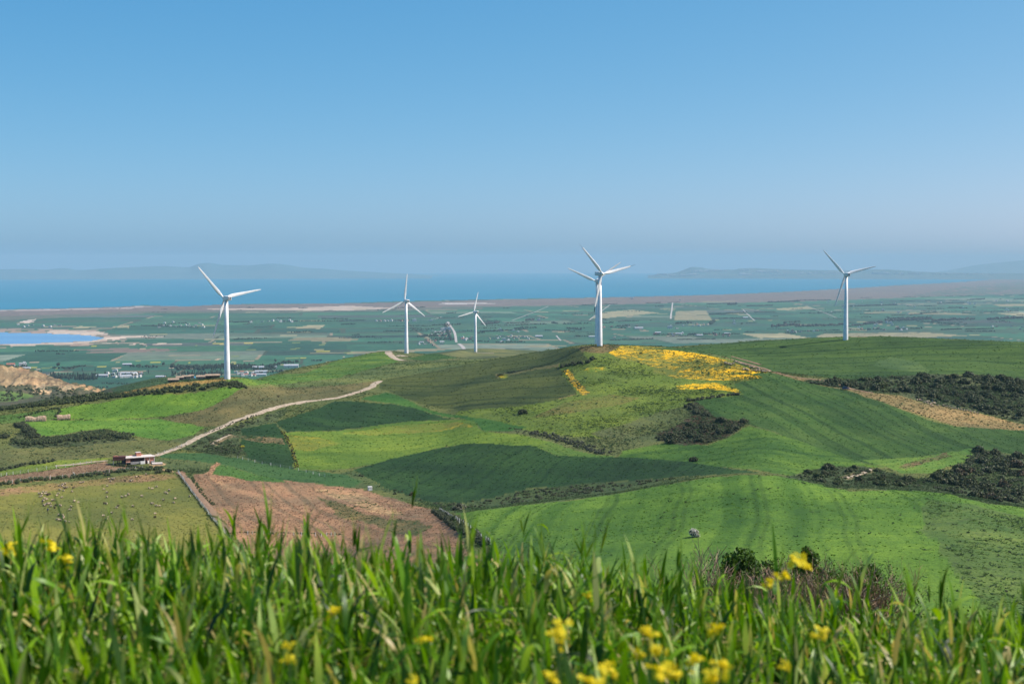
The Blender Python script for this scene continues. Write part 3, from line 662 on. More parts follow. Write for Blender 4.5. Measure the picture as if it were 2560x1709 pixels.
def _plain_colors():
    X, Y = PX.ravel(), PY.ravel(); D = np.repeat(PD[:,None], NA, 1).ravel()
    n = len(X); cA = np.zeros((n, 3))
    r = random.Random(5)
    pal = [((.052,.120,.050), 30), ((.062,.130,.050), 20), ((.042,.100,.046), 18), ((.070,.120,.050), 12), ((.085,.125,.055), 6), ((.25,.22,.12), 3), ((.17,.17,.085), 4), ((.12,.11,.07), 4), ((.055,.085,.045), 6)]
    cols = [c for c, _ in pal]; wts = [w for _, w in pal]
    def rec(idx, x0, x1, y0, y1, depth):
        if not len(idx): return
        w, h = x1-x0, y1-y0
        lim = 150 + 0.045*y0
        if (w < lim*1.6 and h < lim) or depth > 17:
            c = np.array(r.choices(cols, wts)[0])*r.uniform(.70, 1.28)
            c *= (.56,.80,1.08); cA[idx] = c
            # balk along the edge of the field
            e = np.minimum(np.minimum(U[idx]-x0, x1-U[idx]), np.minimum(V[idx]-y0, y1-V[idx])) < (5 + 0.0012*y0)
            if r.random() < .42: cA[idx[e]] = np.array((.045,.060,.036)) if r.random() < .6 else np.array((.22,.18,.12))
            return
        if w/1.7 > h:
            c = x0+w*r.uniform(.35,.65); k = U[idx] < c
            rec(idx[k], x0, c, y0, y1, depth+1); rec(idx[~k], c, x1, y0, y1, depth+1)
        else:
            c = y0+h*r.uniform(.35,.65); k = V[idx] < c
            rec(idx[k], x0, x1, y0, c, depth+1); rec(idx[~k], x0, x1, c, y1, depth+1)
    a = math.radians(7)
    U = X*math.cos(a)+Y*math.sin(a); V = -X*math.sin(a)+Y*math.cos(a)
    rec(np.arange(n), U.min(), U.max(), V.min(), V.max(), 0)
    nz = fbm(X/180, Y/90, 4, 81)
    cA *= (1+0.22*nz)[:,None]
    wx, wy = X+60*fbm(X/260, Y/260, 4, 91), Y+110*fbm(X/260, Y/260, 4, 95)
    def area(pts, c, soft=0.0, jag=True, thr=-2):
        k = in_poly(wx if jag else X, wy if jag else Y, plain_poly(pts, 4))
        if soft: k &= fbm(X/90, Y/45, 4, 99) > thr
        cA[k] = np.array(c)*(1+0.18*nz[k])[:,None]
    # marsh and salt flats behind the beach
    area([(-600,812),(0,797),(400,778),(860,775),(1100,768),(1500,762),(1710,757),(1960,755),(2300,742),(2560,735),(2900,720),(2900,690),(2495,690),(2487,697),(2249,713),(1883,733),(1582,742),(860,758),(366,764),(0,775),(-600,790)], (.145,.110,.095))
    area([(-600,815),(0,800),(400,783),(860,780),(1200,772),(1200,768),(860,772),(366,778),(0,790),(-600,805)], (.10,.105,.075))
    area([(2250,742),(2560,735),(2900,722),(2900,695),(2600,700),(2400,718)], (.085,.10,.075), 1, True, -.15)
    area([(480,772),(700,770),(860,764),(1010,771),(860,776),(600,775)], (.40,.32,.26))
    area([(1100,758),(1200,756),(1240,759),(1110,761)], (.42,.38,.36))
    area([(0,775),(220,771),(300,769),(366,764),(400,766),(300,772),(0,779)], (.36,.30,.28), 1, True, -.2)
    # mud round the lagoon
    area([(-600,812),(0,822),(100,822),(240,826),(280,833),(250,838),(300,841),(420,842),(360,846),(280,852),(330,856),(430,860),(300,865),(120,862),(0,869),(-600,880)], (.27,.20,.155), 1, True, -.12)
    area([(120,826),(200,826),(272,830),(255,835),(230,838),(180,834),(100,831)], (.42,.34,.27))
    area([(240,846),(330,840),(420,841),(360,846),(270,851)], (.48,.38,.30), 1, True, -.2)
    area([(0,860),(120,858),(200,853),(262,846),(270,850),(180,860),(100,864),(0,867)], (.42,.34,.27))
    area([(250,858),(400,858),(560,855),(480,860),(360,865),(260,862)], (.42,.33,.26), 1, True, -.1)
    area([(180,875),(330,868),(450,876),(330,882),(200,882)], (.16,.12,.095), 1, True, -.2)
    area([(60,805),(75,798),(82,800),(86,806)], (.50,.40,.34))
    # pale fields that stand out
    W = (.46,.42,.24)
    for p in ([(275,817),(327,812),(322,820)], [(180,820),(200,815),(245,816),(210,821)], [(740,820),(770,813),(812,813),(800,822)], [(715,852),(740,844),(860,843),(905,848),(870,852)],
              [(750,882),(900,879),(1050,872),(1130,872),(1100,876),(900,884)], [(1856,834),(1960,833),(2030,845),(1900,845)], [(1950,815),(1960,812),(2060,810),(2100,811),(2050,815)],
              [(1940,771),(2020,766),(2040,772),(1945,775)], [(1500,781),(1580,774),(1650,782),(1560,790),(1510,796),(1480,795)], [(1690,778),(1765,776),(1780,800),(1685,800)],
              [(1750,753),(1830,752),(1840,754),(1760,756)], [(2160,780),(2255,779),(2255,782),(2160,783)], [(2265,781),(2400,783),(2460,788),(2270,785)], [(1300,865),(1370,862),(1420,864),(1330,868)],
              [(2040,840),(2060,834),(2310,830),(2420,839),(2200,848),(2060,849)], [(2480,761),(2560,759),(2620,764),(2500,766)], [(2490,783),(2620,781),(2620,790),(2540,789)]):
        area(p, tuple(np.array(W)*rng.uniform(.34, .62)), 0, False)
    Y2 = (.38,.34,.05)
    for _ in range(60):
        x = rng.uniform(0, 900); y = rng.uniform(845, 925); w = rng.uniform(8, 34); h = rng.uniform(.6, 2.0)
        area([(x,y),(x+w,y-h*.6),(x+w+4,y+h*.5),(x+3,y+h)], [Y2, (.36,.27,.19), (.30,.26,.12), (.16,.20,.06)][int(rng.integers(4))], 0, False)
    for _ in range(70):
        x = rng.uniform(300, 2560); y = rng.uniform(765, 850); w = rng.uniform(15, 70); h = rng.uniform(.5, 1.8)
        area([(x,y),(x+w,y-h*.3),(x+w+6,y+h*.6),(x+3,y+h)], [(.30,.27,.16), (.26,.24,.12), (.20,.20,.10), (.05,.085,.05)][int(rng.integers(4))], 0, False)
    return cA
m_plainland, _nt, _b = new_mat("plain fields")
def _ps(nt, b):
    a = nd(nt, "ShaderNodeAttribute", attribute_name="cA")
    geo = nd(nt, "ShaderNodeNewGeometry")
    n = noise(nt, geo.outputs["Position"], 0.02, 6, 0.65)
    c = mixc(nt, maprange(nt, n, .35, .65), mixc(nt, 1.0, a.outputs["Color"], (.75,.78,.78), 'MULTIPLY'), mixc(nt, 1.0, a.outputs["Color"], (1.2,1.16,1.1), 'MULTIPLY'))
    nt.links.new(c, b.inputs["Base Color"]); b.inputs["Roughness"].default_value = 0.9; b.inputs["Specular IOR Level"].default_value = 0.1
_ps(_nt, _b)
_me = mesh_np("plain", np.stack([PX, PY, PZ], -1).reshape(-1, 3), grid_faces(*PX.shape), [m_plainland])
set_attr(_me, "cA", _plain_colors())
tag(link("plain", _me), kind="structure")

def m_water(name, c1, c2, scale, rough):
    m, nt, b = new_mat(name)
    geo = nd(nt, "ShaderNodeNewGeometry")
    mp = nd(nt, "ShaderNodeMapping"); mp.inputs["Scale"].default_value = (scale*0.35, scale, scale); nt.links.new(geo.outputs["Position"], mp.inputs[0])
    n = noise(nt, mp.outputs[0], 1.0, 6, 0.6)
    nt.links.new(mixc(nt, maprange(nt, n, .4, .6), c1, c2), b.inputs["Base Color"])
    b.inputs["Roughness"].default_value = rough; b.inputs["IOR"].default_value = 1.33
    b.inputs["Specular IOR Level"].default_value = 0.25
    w = noise(nt, geo.outputs["Position"], 0.12, 5, 0.6); bump(nt, w, 0.6, 2.0, b)
    return m
# the sea: one curved sheet reaching past the visible horizon
_sd = np.concatenate([np.linspace(7000, 20000, 60), np.linspace(20500, 46000, 60)])
_sa = np.linspace(AZ0, AZ1, 160)
_sx = _sd[:,None]*np.sin(_sa); _sy = _sd[:,None]*np.cos(_sa); _sz = np.repeat(drop(_sd)[:,None], 160, 1) - 2.0
m_sea = m_water("sea water", (.001,.145,.235), (.002,.160,.255), 0.0007, 0.45)
tag(link("sea", mesh_np("sea", np.stack([_sx,_sy,_sz], -1).reshape(-1,3), grid_faces(len(_sd), 160), [m_sea])), kind="structure")
# the lagoon
_lp = [plain_at(a, b) for a, b in [(-600,822),(0,827),(170,830),(270,838),(285,845),(240,855),(0,864),(-600,874)]]
_mb = MB(); _mb.add([(float(x), float(y), float(z)-1.6) for x, y, z in _lp], [tuple(range(len(_lp)))])
m_lag = m_water("lagoon water", (.10,.24,.42), (.12,.28,.46), 0.004, 0.25)
tag(_mb.build("lagoon", m_lag), kind="structure")

# ------------------------------------------------------------------ far mountains and the headland across the gulf
def ridge_mesh(name, prof, dist, base_row, depth, mats, nz=10, seed=0, foot=None):
    """a mountain range: crest rows over picture columns, at its true distance, with slopes in front and behind"""
    pxs = np.arange(prof[0][0], prof[-1][0]+1, 5.0)
    crest = pchip_eval(np.array([p for p, _ in prof], float), np.array([[r] for _, r in prof], float), pxs)[:,0]
    V = []; K = 15
    for j in range(K):
        v = j/(K-1)*2-1                       # -1 front foot, 0 crest, 1 back foot
        d = dist + depth*(v+1)
        az, _ = px_dir(pxs, 690.0)
        dd = d + 0*az
        zc = EYE - px_dir(pxs, crest)[1]*(dist+depth)
        base = drop(dd) - 8
        s = (1-abs(v))**0.85
        h = (zc-base)*s
        X = np.sin(az)*dd; Y = np.cos(az)*dd
        h = h*(1+0.28*fbm(X/900, Y/900, 4, 100+seed)*(s < .98)*min(1, 2*abs(v)+.15))
        V.append(np.stack([X, Y, base+h], -1))
    return mesh_np(name, np.array(V).reshape(-1,3), grid_faces(K, len(pxs)), mats)
m_mount = m_plain("haze-blue mountain scrub", (.050,.135,.170), (.070,.150,.185), 0.002, .95, coord="Object")  # scrub tinted blue: distance haze put into the colour
m_mount.name = "haze-blue mountain scrub"
MTS = [(-420,672),(-200,668),(0,673),(60,672),(110,674),(160,670),(200,675),(260,671),(330,668),(410,665),(470,668),(500,659),(520,657),(560,662),(620,663),(680,659),(720,662),(760,669),(800,671),(860,676),(940,681),(1020,685),(1080,689)]
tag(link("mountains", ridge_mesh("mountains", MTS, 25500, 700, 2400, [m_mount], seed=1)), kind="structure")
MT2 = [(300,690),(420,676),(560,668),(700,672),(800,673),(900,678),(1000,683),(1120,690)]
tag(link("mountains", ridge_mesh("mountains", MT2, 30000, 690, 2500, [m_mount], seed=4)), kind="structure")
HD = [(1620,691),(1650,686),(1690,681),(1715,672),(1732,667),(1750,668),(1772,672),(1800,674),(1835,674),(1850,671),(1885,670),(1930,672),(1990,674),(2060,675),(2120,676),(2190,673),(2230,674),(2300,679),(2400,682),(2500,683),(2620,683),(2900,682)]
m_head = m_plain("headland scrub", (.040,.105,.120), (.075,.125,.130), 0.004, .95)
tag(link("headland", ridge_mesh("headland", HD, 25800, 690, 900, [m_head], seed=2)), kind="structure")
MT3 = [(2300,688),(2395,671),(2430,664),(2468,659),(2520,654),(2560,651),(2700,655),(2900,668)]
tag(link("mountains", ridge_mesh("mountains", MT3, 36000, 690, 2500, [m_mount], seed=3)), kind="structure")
# ------------------------------------------------------------------ dirt roads and tracks, draped on the ground
def smooth_line(P, step):
    P = np.asarray(P, float); s = np.concatenate([[0], np.cumsum(np.hypot(*np.diff(P, axis=0).T))])
    keep = np.concatenate([[True], np.diff(s) > 1e-6]); P = P[keep]; s = s[keep]
    q = np.arange(0, s[-1], step)
    R = np.stack([np.interp(q, s, P[:,0]), np.interp(q, s, P[:,1])], 1)
    k = 5
    if len(R) > 12:
        pad = np.concatenate([np.repeat(R[:1], k, 0), R, np.repeat(R[-1:], k, 0)])
        R = np.stack([np.convolve(pad[:,i], np.ones(2*k+1)/(2*k+1), 'valid') for i in (0, 1)], 1)
    return R

def ribbon(name, P, w, zfun, lift, mat, nw=5, ragged=0.25):
    t = np.gradient(P, axis=0); t /= np.maximum(np.hypot(t[:,0], t[:,1]), 1e-9)[:,None]
    nrm = np.stack([-t[:,1], t[:,0]], 1)
    w = np.interp(np.linspace(0, 1, len(P)), np.linspace(0, 1, len(w)), w) if hasattr(w, '__len__') else np.full(len(P), w)
    V = []
    for j in range(nw):
        u = j/(nw-1)*2-1
        e = ragged*fbm(P[:,0]/3+9*u, P[:,1]/3, 3, 77)*w if abs(u) == 1 else 0
        q = P + nrm*((u*w/2 + e*u)[:,None])
        V.append(np.stack([q[:,0], q[:,1], zfun(q[:,0], q[:,1]) + lift - (0.10 if abs(u) == 1 else 0)], 1))
    V = np.array(V)
    return mesh_np(name, V.reshape(-1,3), grid_faces(nw, len(P)), [mat])

m_dirt = m_plain("pale dirt", (.42,.345,.25), (.27,.215,.145), 0.55, .95, .3, coord="Object")
m_dirt2 = m_plain("brown dirt", (.25,.16,.095), (.18,.115,.07), 0.9, .95, .3)
def road(name, pts, w, mat=m_dirt, step=1.5, lift=0.22):
    P = smooth_line(hill_line(pts, 6), step)
    if len(P) > 3: tag(link(name, ribbon(name, P, w, hill_z, lift, mat)), kind="structure")
road("dirt_road", [(378,1141),(400,1136),(436,1124),(470,1107),(500,1091),(530,1078),(565,1062),(600,1048),(650,1032),(700,1016),(760,1004),(838,996),(870,988),(901,978),(922,971),(934,964),(940,957),(943,953.5),(956,951)], [3.4,3.4,3.6,3.6,3.8,3.8,4.2,4.6])
road("dirt_road", [(278,1152),(262,1150),(200,1160),(120,1166)], 2.2)
road("dirt_road", [(1008,902),(992,898),(980,891),(972,884),(970,878.5),(976,876.5)], 6.0)
road("dirt_track", [(1010,891),(1002,889),(996,888)], 9)
road("dirt_track", [(1800,890),(1850,905),(1900,918),(1960,938),(2020,948),(2066,951),(2100,962),(2136,975),(2160,979),(2200,984)], 2.6, m_dirt2)
road("dirt_track", [(1826,890),(1850,897),(1880,905),(1905,913)], 2.2, m_dirt2)
road("dirt_track", [(2120,842.5),(2150,842.2),(2180,842.4)], 5, m_dirt)
road("dirt_track", [(1185,882),(1200,882.5),(1240,883)], 6, m_dirt)
road("dirt_track", [(2110,1196),(2150,1186),(2172,1176),(2184,1172)], 2.2, m_dirt)
road("dirt_track", [(527,1112),(545,1101),(562,1090),(580,1085)], 1.8, m_dirt)
road("dirt_track", [(441,1178),(455,1184),(470,1200),(490,1228),(512,1256),(540,1288),(560,1312),(575,1334)], 2.5, m_dirt2)

def plain_z(x, y):
    d = np.hypot(x, y)
    return drop(d) + 1.2*fbm(x/600, y/600, 3, 71)*np.clip((9000-d)/4000, 0, 1)
m_proad = m_plain("pale road", (.40,.37,.34), (.34,.31,.28), 0.02, .9)
for pts, w in (([(1119,804),(1122,808),(1127,816),(1133,824),(1137,832),(1139,842),(1140,852),(1141,858)], [12,9,9,9,10,10,9,9]), ([(1143,858),(1150,860),(1156,866),(1161,873),(1166,880)], [12,13,13,13,13]),
               ([(1681.5,755),(1680.5,765),(1679.5,776),(1677,790),(1677,798)], 9), ([(1857,773),(1864,781),(1872,788),(1880,796),(1888,803)], 6), ([(1472,801),(1490,787),(1505,777),(1526,761)], 6), ([(1278,802),(1310,790),(1345,777),(1372,765)], 5),
               ([(2030,770),(2050,777),(2070,785),(2094,796)], 5), ([(2016,766),(2037,772),(2046,777)], 5), ([(930,800),(1000,802),(1075,800),(1103,793),(1104,791)], 5), ([(1390,838),(1398,848),(1404,854)], 6)):
    P = np.array([[float(q) for q in plain_at(*p)[:2]] for p in pts]); P = smooth_line(P, 25)
    if len(P) > 3: tag(link("plain_road", ribbon("plain_road", P, w, plain_z, 0.9, m_proad, ragged=.1)), kind="structure")

# ------------------------------------------------------------------ wind turbines
m_white = m_plain("white turbine paint", (.80,.80,.79), (.70,.71,.70), 0.25, .45, 0, .4)
m_vent = m_plain("dark vent", (.03,.03,.035), (.02,.02,.02), 3, .6)
m_tip = m_plain("grey blade tip", (.16,.17,.18), (.12,.13,.14), 2, .5)
HUB = 45.0
def airfoil(chord, thick, tw, z, nk=14):
    P = []
    for k in range(nk):
        a = 2*math.pi*k/nk
        x = math.cos(a); y = math.sin(a)*thick*(0.55+0.45*(x*0.5+0.5)) if x < 0 else math.sin(a)*thick
        u, v = (x*0.5+0.18)*chord, y*0.5*chord
        c, s = math.cos(tw), math.sin(tw)
        P.append((u*s + v*c, u*c - v*s, z))
    return P
def loft_mesh(name, secs, mat):
    mb = MB(); n = len(secs[0]); V = [p for s in secs for p in s]
    Fs = [(i*n+k, i*n+(k+1)%n, (i+1)*n+(k+1)%n, (i+1)*n+k) for i in range(len(secs)-1) for k in range(n)]
    mb.add(V, Fs); mb.add(secs[0], [tuple(range(n))[::-1]]); mb.add(secs[-1], [tuple(range(n))]); me = mb.mesh(name, mat, True)
    for p in list(me.polygons)[-2:]: p.use_smooth = False
    return me
R_TIP = 20.2
_secs = [airfoil(.95,1.0,0.3,.7), airfoil(.95,1.0,.3,1.7), airfoil(1.45,.62,.30,3.0), airfoil(1.95,.34,.26,4.6), airfoil(1.85,.26,.20,7), airfoil(1.55,.22,.13,11), airfoil(1.2,.19,.08,15.5), airfoil(.95,.17,.04,19), airfoil(.88,.16,.03,R_TIP)]
me_blade = loft_mesh("blade", _secs, m_white)
me_blade_tip = loft_mesh("blade_tip", [airfoil(.875,.16,.03,-.05), airfoil(.72,.15,.02,1.2), airfoil(.52,.14,.01,2.2), airfoil(.18,.14,0,2.8)], m_white)
me_blade_tip_turned = loft_mesh("blade_tip", [airfoil(.86,.16,.03,0.03), airfoil(.80,.15,.02,1.6), airfoil(.62,.14,.01,3.0), airfoil(.2,.14,0,3.6)], m_tip)
_mb = MB(); _mb.tube([(0,0,-1.5),(0,0,0),(0,0,14),(0,0,14.05),(0,0,29),(0,0,29.05),(0,0,43.6)], [1.72,1.72,1.47,1.45,1.21,1.19,.95], 28); me_tower = _mb.mesh("tower", m_white, True)
_mb = MB()
V = []
for x, w, zl, zh in ((-4.6,1.05,-1.0,1.05),(-4.2,1.22,-1.2,1.25),(0.6,1.28,-1.3,1.32),(1.7,1.05,-1.1,1.1),(2.0,.8,-.85,.85)):
    for k in range(12):
        a = 2*math.pi*(k+.5)/12; c, s = math.cos(a), math.sin(a)
        f = 1/max(abs(c), abs(s)); f = f**0.72
        V.append((x, c*f*w, (zl+zh)/2 + s*f*(zh-zl)/2))
n = 12
_mb.add(V, [(i*n+k, i*n+(k+1)%n, (i+1)*n+(k+1)%n, (i+1)*n+k) for i in range(4) for k in range(n)] + [tuple(range(n))[::-1], tuple(4*n+k for k in range(n))])
me_nac = _mb.mesh("nacelle", m_white); bevel_mesh(me_nac, .06, 1)
_mb = MB(); _mb.tube([(0,0,0),(.12,0,0)], [.36,.36], 12); me_vent = _mb.mesh("vent", m_vent)
_mb = MB(); _mb.box((0,0,0), (.14,1.5,.36)); me_slot = _mb.mesh("vent", m_vent)
_mb = MB(); _mb.tube([(-.55,0,0),(.2,0,0),(.75,0,0),(1.15,0,0),(1.35,0,0)], [1.02,1.08,.92,.55,.12], 18); me_hub = _mb.mesh("hub", m_white, True)

def turbine(px_base, py_base, dist, heading, theta, label, turned=False, front=False, hub_z=None):
    az, _ = px_dir(px_base, py_base); az = float(az)
    x, y = math.sin(az)*dist, math.cos(az)*dist
    z = hz(x, y)
    root = empty("wind_turbine", (x, y, z), math.radians(90-heading))
    tag(root, label, "wind turbine", "white three-bladed wind turbines on the hills")
    top = (hub_z - z) if hub_z else HUB
    tw = link("tower", me_tower, root); tw.scale = (1, 1, (top-1.3)/43.6)
    nc = link("nacelle", me_nac, root, (0, 0, top))
    link("vent", me_vent, nc, (-4.66, .5, .3)); link("vent", me_vent, nc, (-4.66, -.5, .3)); link("vent", me_slot, nc, (-4.62, 0, -.45))
    link("hub", me_hub, root, (2.55, 0, top))
    for th in theta:
        phi = math.radians(-th if front else th)
        b = link("blade", me_blade, root, (2.75, 0, top), (phi, 0, 0))
        t = link("blade_tip", me_blade_tip_turned if turned else me_blade_tip, b, (0, 0, R_TIP))
        if turned: t.rotation_euler = (0, 0, math.radians(75)); t["label"] = "dark thin blade tip turned edge-on as a brake"
    return root
def hub_h(px, py, d): return EYE - float(px_dir(px, py)[1])*d
turbine(568, 944, 804, -36, (-41, 79, 198), "tall white wind turbine beside the low stone sheds, leftmost of the six", hub_z=hub_h(565,745,804))
turbine(1016, 884, 1203, -28, (6, 126, 245), "white wind turbine beside a curving pale track, one blade pointing straight up", hub_z=hub_h(1013,752,1203))
turbine(1189, 879, 1590, -38, (15, 135, 258), "smallest white wind turbine, farthest away on a bare hilltop above the village road", hub_z=hub_h(1189,779.5,1590))
turbine(1499, 871, 856, 154.5, (-41, 77, 193), "white wind turbine with dark turned blade tips, on the hilltop with yellow flowers", turned=True, front=True, hub_z=hub_h(1498,684,856))
turbine(1493, 864, 994, -20, (-67, 56, 176), "white wind turbine almost hidden behind the tower of the one with dark blade tips", hub_z=hub_h(1489,702,994))
turbine(2114, 845, 1004, -7, (-43, 76, 198), "white wind turbine alone on the broad dark green hilltop, rightmost of the six", hub_z=hub_h(2110.5,686,1004))

# ------------------------------------------------------------------ leaf clouds, shrubs and hedges
def leaf_quads(C, Rr, n, size, squash=1.0, seed=0, up=0.25, flat=0.0):
    """n leaf-sized faces over the skins of ellipsoid lobes: C (L,3), Rr (L,3)"""
    g = np.random.default_rng(seed); C = np.asarray(C, float); Rr = np.asarray(Rr, float)
    area = (Rr[:,0]*Rr[:,2]); k = g.choice(len(C), n, p=area/area.sum())
    d = g.normal(size=(n, 3)); d[:,2] += up; d /= np.linalg.norm(d, axis=1)[:,None]
    r = g.uniform(.68, 1.12, n)[:,None]
    P = C[k] + d*Rr[k]*r
    nr = d*0.8 + g.normal(size=(n, 3))*0.65; nr /= np.linalg.norm(nr, axis=1)[:,None]
    a = np.cross(nr, g.normal(size=(n, 3))); a /= np.maximum(np.linalg.norm(a, axis=1), 1e-6)[:,None]
    b = np.cross(nr, a)
    s = size*g.uniform(.55, 1.35, n)[:,None]
    V = np.stack([P - a*s*0.5 - b*s*0.12, P - b*s*0.35*0+b*s*-0.42, P + a*s*0.5 + b*s*0.05, P + b*s*0.42], 1).reshape(-1, 3)
    F_ = np.arange(4*n).reshape(n, 4)
    return V, F_

def core_blobs(C, Rr, k=0.72, nu=7, nv=5, seed=0):
    g = np.random.default_rng(seed); VV = []; FF = []; b = 0
    for c, r in zip(C, Rr):
        V = []
        for j in range(nv+1):
            ph = math.pi*j/nv
            for i in range(nu):
                th = 2*math.pi*i/nu
                V.append((math.sin(ph)*math.cos(th), math.sin(ph)*math.sin(th), math.cos(ph)))
        V = np.array(V)*np.asarray(r)*k*(1+g.uniform(-.12,.12,(len(V),1))) + np.asarray(c)
        f = [(b+j*nu+i, b+(j+1)*nu+i, b+(j+1)*nu+(i+1)%nu, b+j*nu+(i+1)%nu) for j in range(nv) for i in range(nu)]
        VV.append(V); FF += f; b += len(V)
    return np.concatenate(VV), np.array(FF)

def shrub_mesh(name, mats, lobes=8, leaves=420, size=.2, seed=0, flat=.75, spread=.8):
    lobes = int(lobes*1.5); leaves = int(leaves*1.35)
    g = np.random.default_rng(seed)
    C = []; Rr = []
    for k in range(lobes):
        a = g.uniform(0, 6.283); r = g.uniform(0, spread)
        h = g.uniform(.25, .8)*flat*(1.1-r)
        C.append((r*math.cos(a)*1.0, r*math.sin(a)*1.0, h+.1)); q = g.uniform(.18, .44)
        Rr.append((q, q, q*g.uniform(.7, 1.0)))
    C = np.array(C); Rr = np.array(Rr)
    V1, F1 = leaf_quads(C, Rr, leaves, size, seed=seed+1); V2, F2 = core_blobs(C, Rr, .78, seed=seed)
    V2[:,2] = np.maximum(V2[:,2], -.1)
    V = np.concatenate([V1, V2]); Fq = np.concatenate([F1, F2+len(V1)])
    return mesh_np(name, V, Fq, mats, False, np.concatenate([np.zeros(len(F1)), np.ones(len(F2))]))

m_core = m_plain("dark light-blocking core", (.030,.040,.018), (.020,.028,.013), 4, .95)  # dark filler inside shrubs and hedges, added to block light
m_sh_dark = m_leaf("dark evergreen leaf", (.038,.056,.022), (.088,.108,.042), (.13,.12,.06), .15, .6)
m_sh_green = m_leaf("green shrub leaf", (.055,.090,.026), (.105,.140,.044), (.15,.15,.06), .2, .6)
m_sh_grey = m_leaf("grey green leaf", (.070,.085,.052), (.125,.135,.090), (.17,.17,.13), .2, .6)
m_sh_white = m_leaf("white blossom", (.24,.25,.19), (.62,.61,.54), (.66,.64,.57), .15, .6)
m_sh_brown = m_leaf("brown dry twig leaf", (.10,.070,.042), (.16,.12,.07), (.08,.09,.04), .15, .7)
m_yel = m_leaf("yellow flower", (.82,.66,.008), (.88,.76,.020), (.84,.76,.05), .35, .6)
ME_DARK = [shrub_mesh("dark_shrub", [m_sh_dark, m_core], 8, 420, .2, 10+k) for k in range(5)]
ME_GREEN = [shrub_mesh("green_shrub", [m_sh_green, m_core], 8, 400, .2, 30+k) for k in range(4)]
ME_GREY = [shrub_mesh("grey_shrub", [m_sh_grey, m_core], 9, 460, .18, 50+k) for k in range(3)]
ME_BROWN = [shrub_mesh("brown_shrub", [m_sh_brown, m_core], 7, 320, .2, 60+k, .6) for k in range(2)]
ME_WHITE = shrub_mesh("white_shrub", [m_sh_white, m_core], 12, 1200, .12, 71, 1.05, .5)
ME_YEL = [shrub_mesh("yellow_shrub", [m_yel, m_sh_green], 6, 300, .2, 80+k, .6) for k in range(2)]

def place_shrub(me, p, s, name, label, group=None, h=1.0):
    o = link(name, me, None, (p[0], p[1], p[2]-0.06*s), (0, 0, random.uniform(0, 6.28)), (s, s*random.uniform(.85,1.1), s*h*random.uniform(.85,1.15)))
    return tag(o, label, "shrub", group)

def pip(x, y, P):
    c = False; n = len(P)
    for i in range(n):
        x1, y1 = P[i]; x2, y2 = P[(i+1) % n]
        if (y1 > y) != (y2 > y) and x < (x2-x1)*(y-y1)/(y2-y1)+x1: c = not c
    return c
def scatter(poly, n, sep=3.0, tries=40):
    xs = [p[0] for p in poly]; ys = [p[1] for p in poly]; out = []
    for _ in range(n*tries):
        if len(out) >= n: break
        x = random.uniform(min(xs), max(xs)); y = random.uniform(min(ys), max(ys))
        if not pip(x, y, poly) or any((x-a)**2 + (2.2*(y-b))**2 < sep*sep for a, b in out): continue
        out.append((x, y))
    return out
SCRUB_U = [(2018,955),(2139,952),(2249,941),(2344,938),(2403,943),(2440,955),(2560,990),(2560,1058),(2443,1028),(2322,1006),(2249,985),(2140,972)]
SCRUB_T = [(2412,938),(2560,952),(2560,985),(2440,952)]
SCRUB_L = [(2432,1124),(2560,1145),(2560,1262),(2469,1250),(2359,1226),(2300,1212),(2330,1195),(2396,1176)]
SCRUB_V = [(1985,1190),(2066,1171),(2158,1168),(2242,1190),(2300,1207),(2300,1218),(2176,1212),(2090,1214)]
GULLY = [(1645,1085),(1700,1064),(1730,1062),(1795,1046),(1870,1058),(1812,1092),(1773,1107),(1700,1110),(1655,1102)]
for poly, n, sep, smin, smax, mes, label, group in (
    (SCRUB_U, 62, 9, 2.2, 4.6, ME_DARK+ME_DARK[:2]+ME_GREEN[:1], "dark evergreen shrub on the scrubby bank above the tan sheep pasture", "dark shrubs above the tan pasture"),
    (SCRUB_T, 16, 9, 2.4, 4.4, ME_DARK, "dark evergreen shrub in the patch under the far green hilltop at the right edge", "dark shrubs under the far hilltop"),
    (SCRUB_L, 52, 9, 1.8, 4.2, ME_DARK+ME_GREEN[:1]+ME_BROWN[:1], "dark rounded shrub on the rough slope at the right edge behind the nearest green field", "dark shrubs on the rough right slope"),
    (SCRUB_V, 26, 9, 1.3, 3.0, ME_DARK+ME_GREEN, "low dark shrub beside the short dirt path behind the crest of the nearest green field", "low shrubs beside the short dirt path"),
    (GULLY, 34, 7, 1.4, 3.4, ME_DARK+ME_BROWN[:1]+ME_DARK, "dark shrub in the steep reddish gully between the green fields", "dark shrubs in the reddish gully")):
    for q in scatter(poly, n, sep):
        g = near_crest(*q)
        if g: place_shrub(random.choice(mes), g, random.uniform(smin, smax), "shrub", label, group)
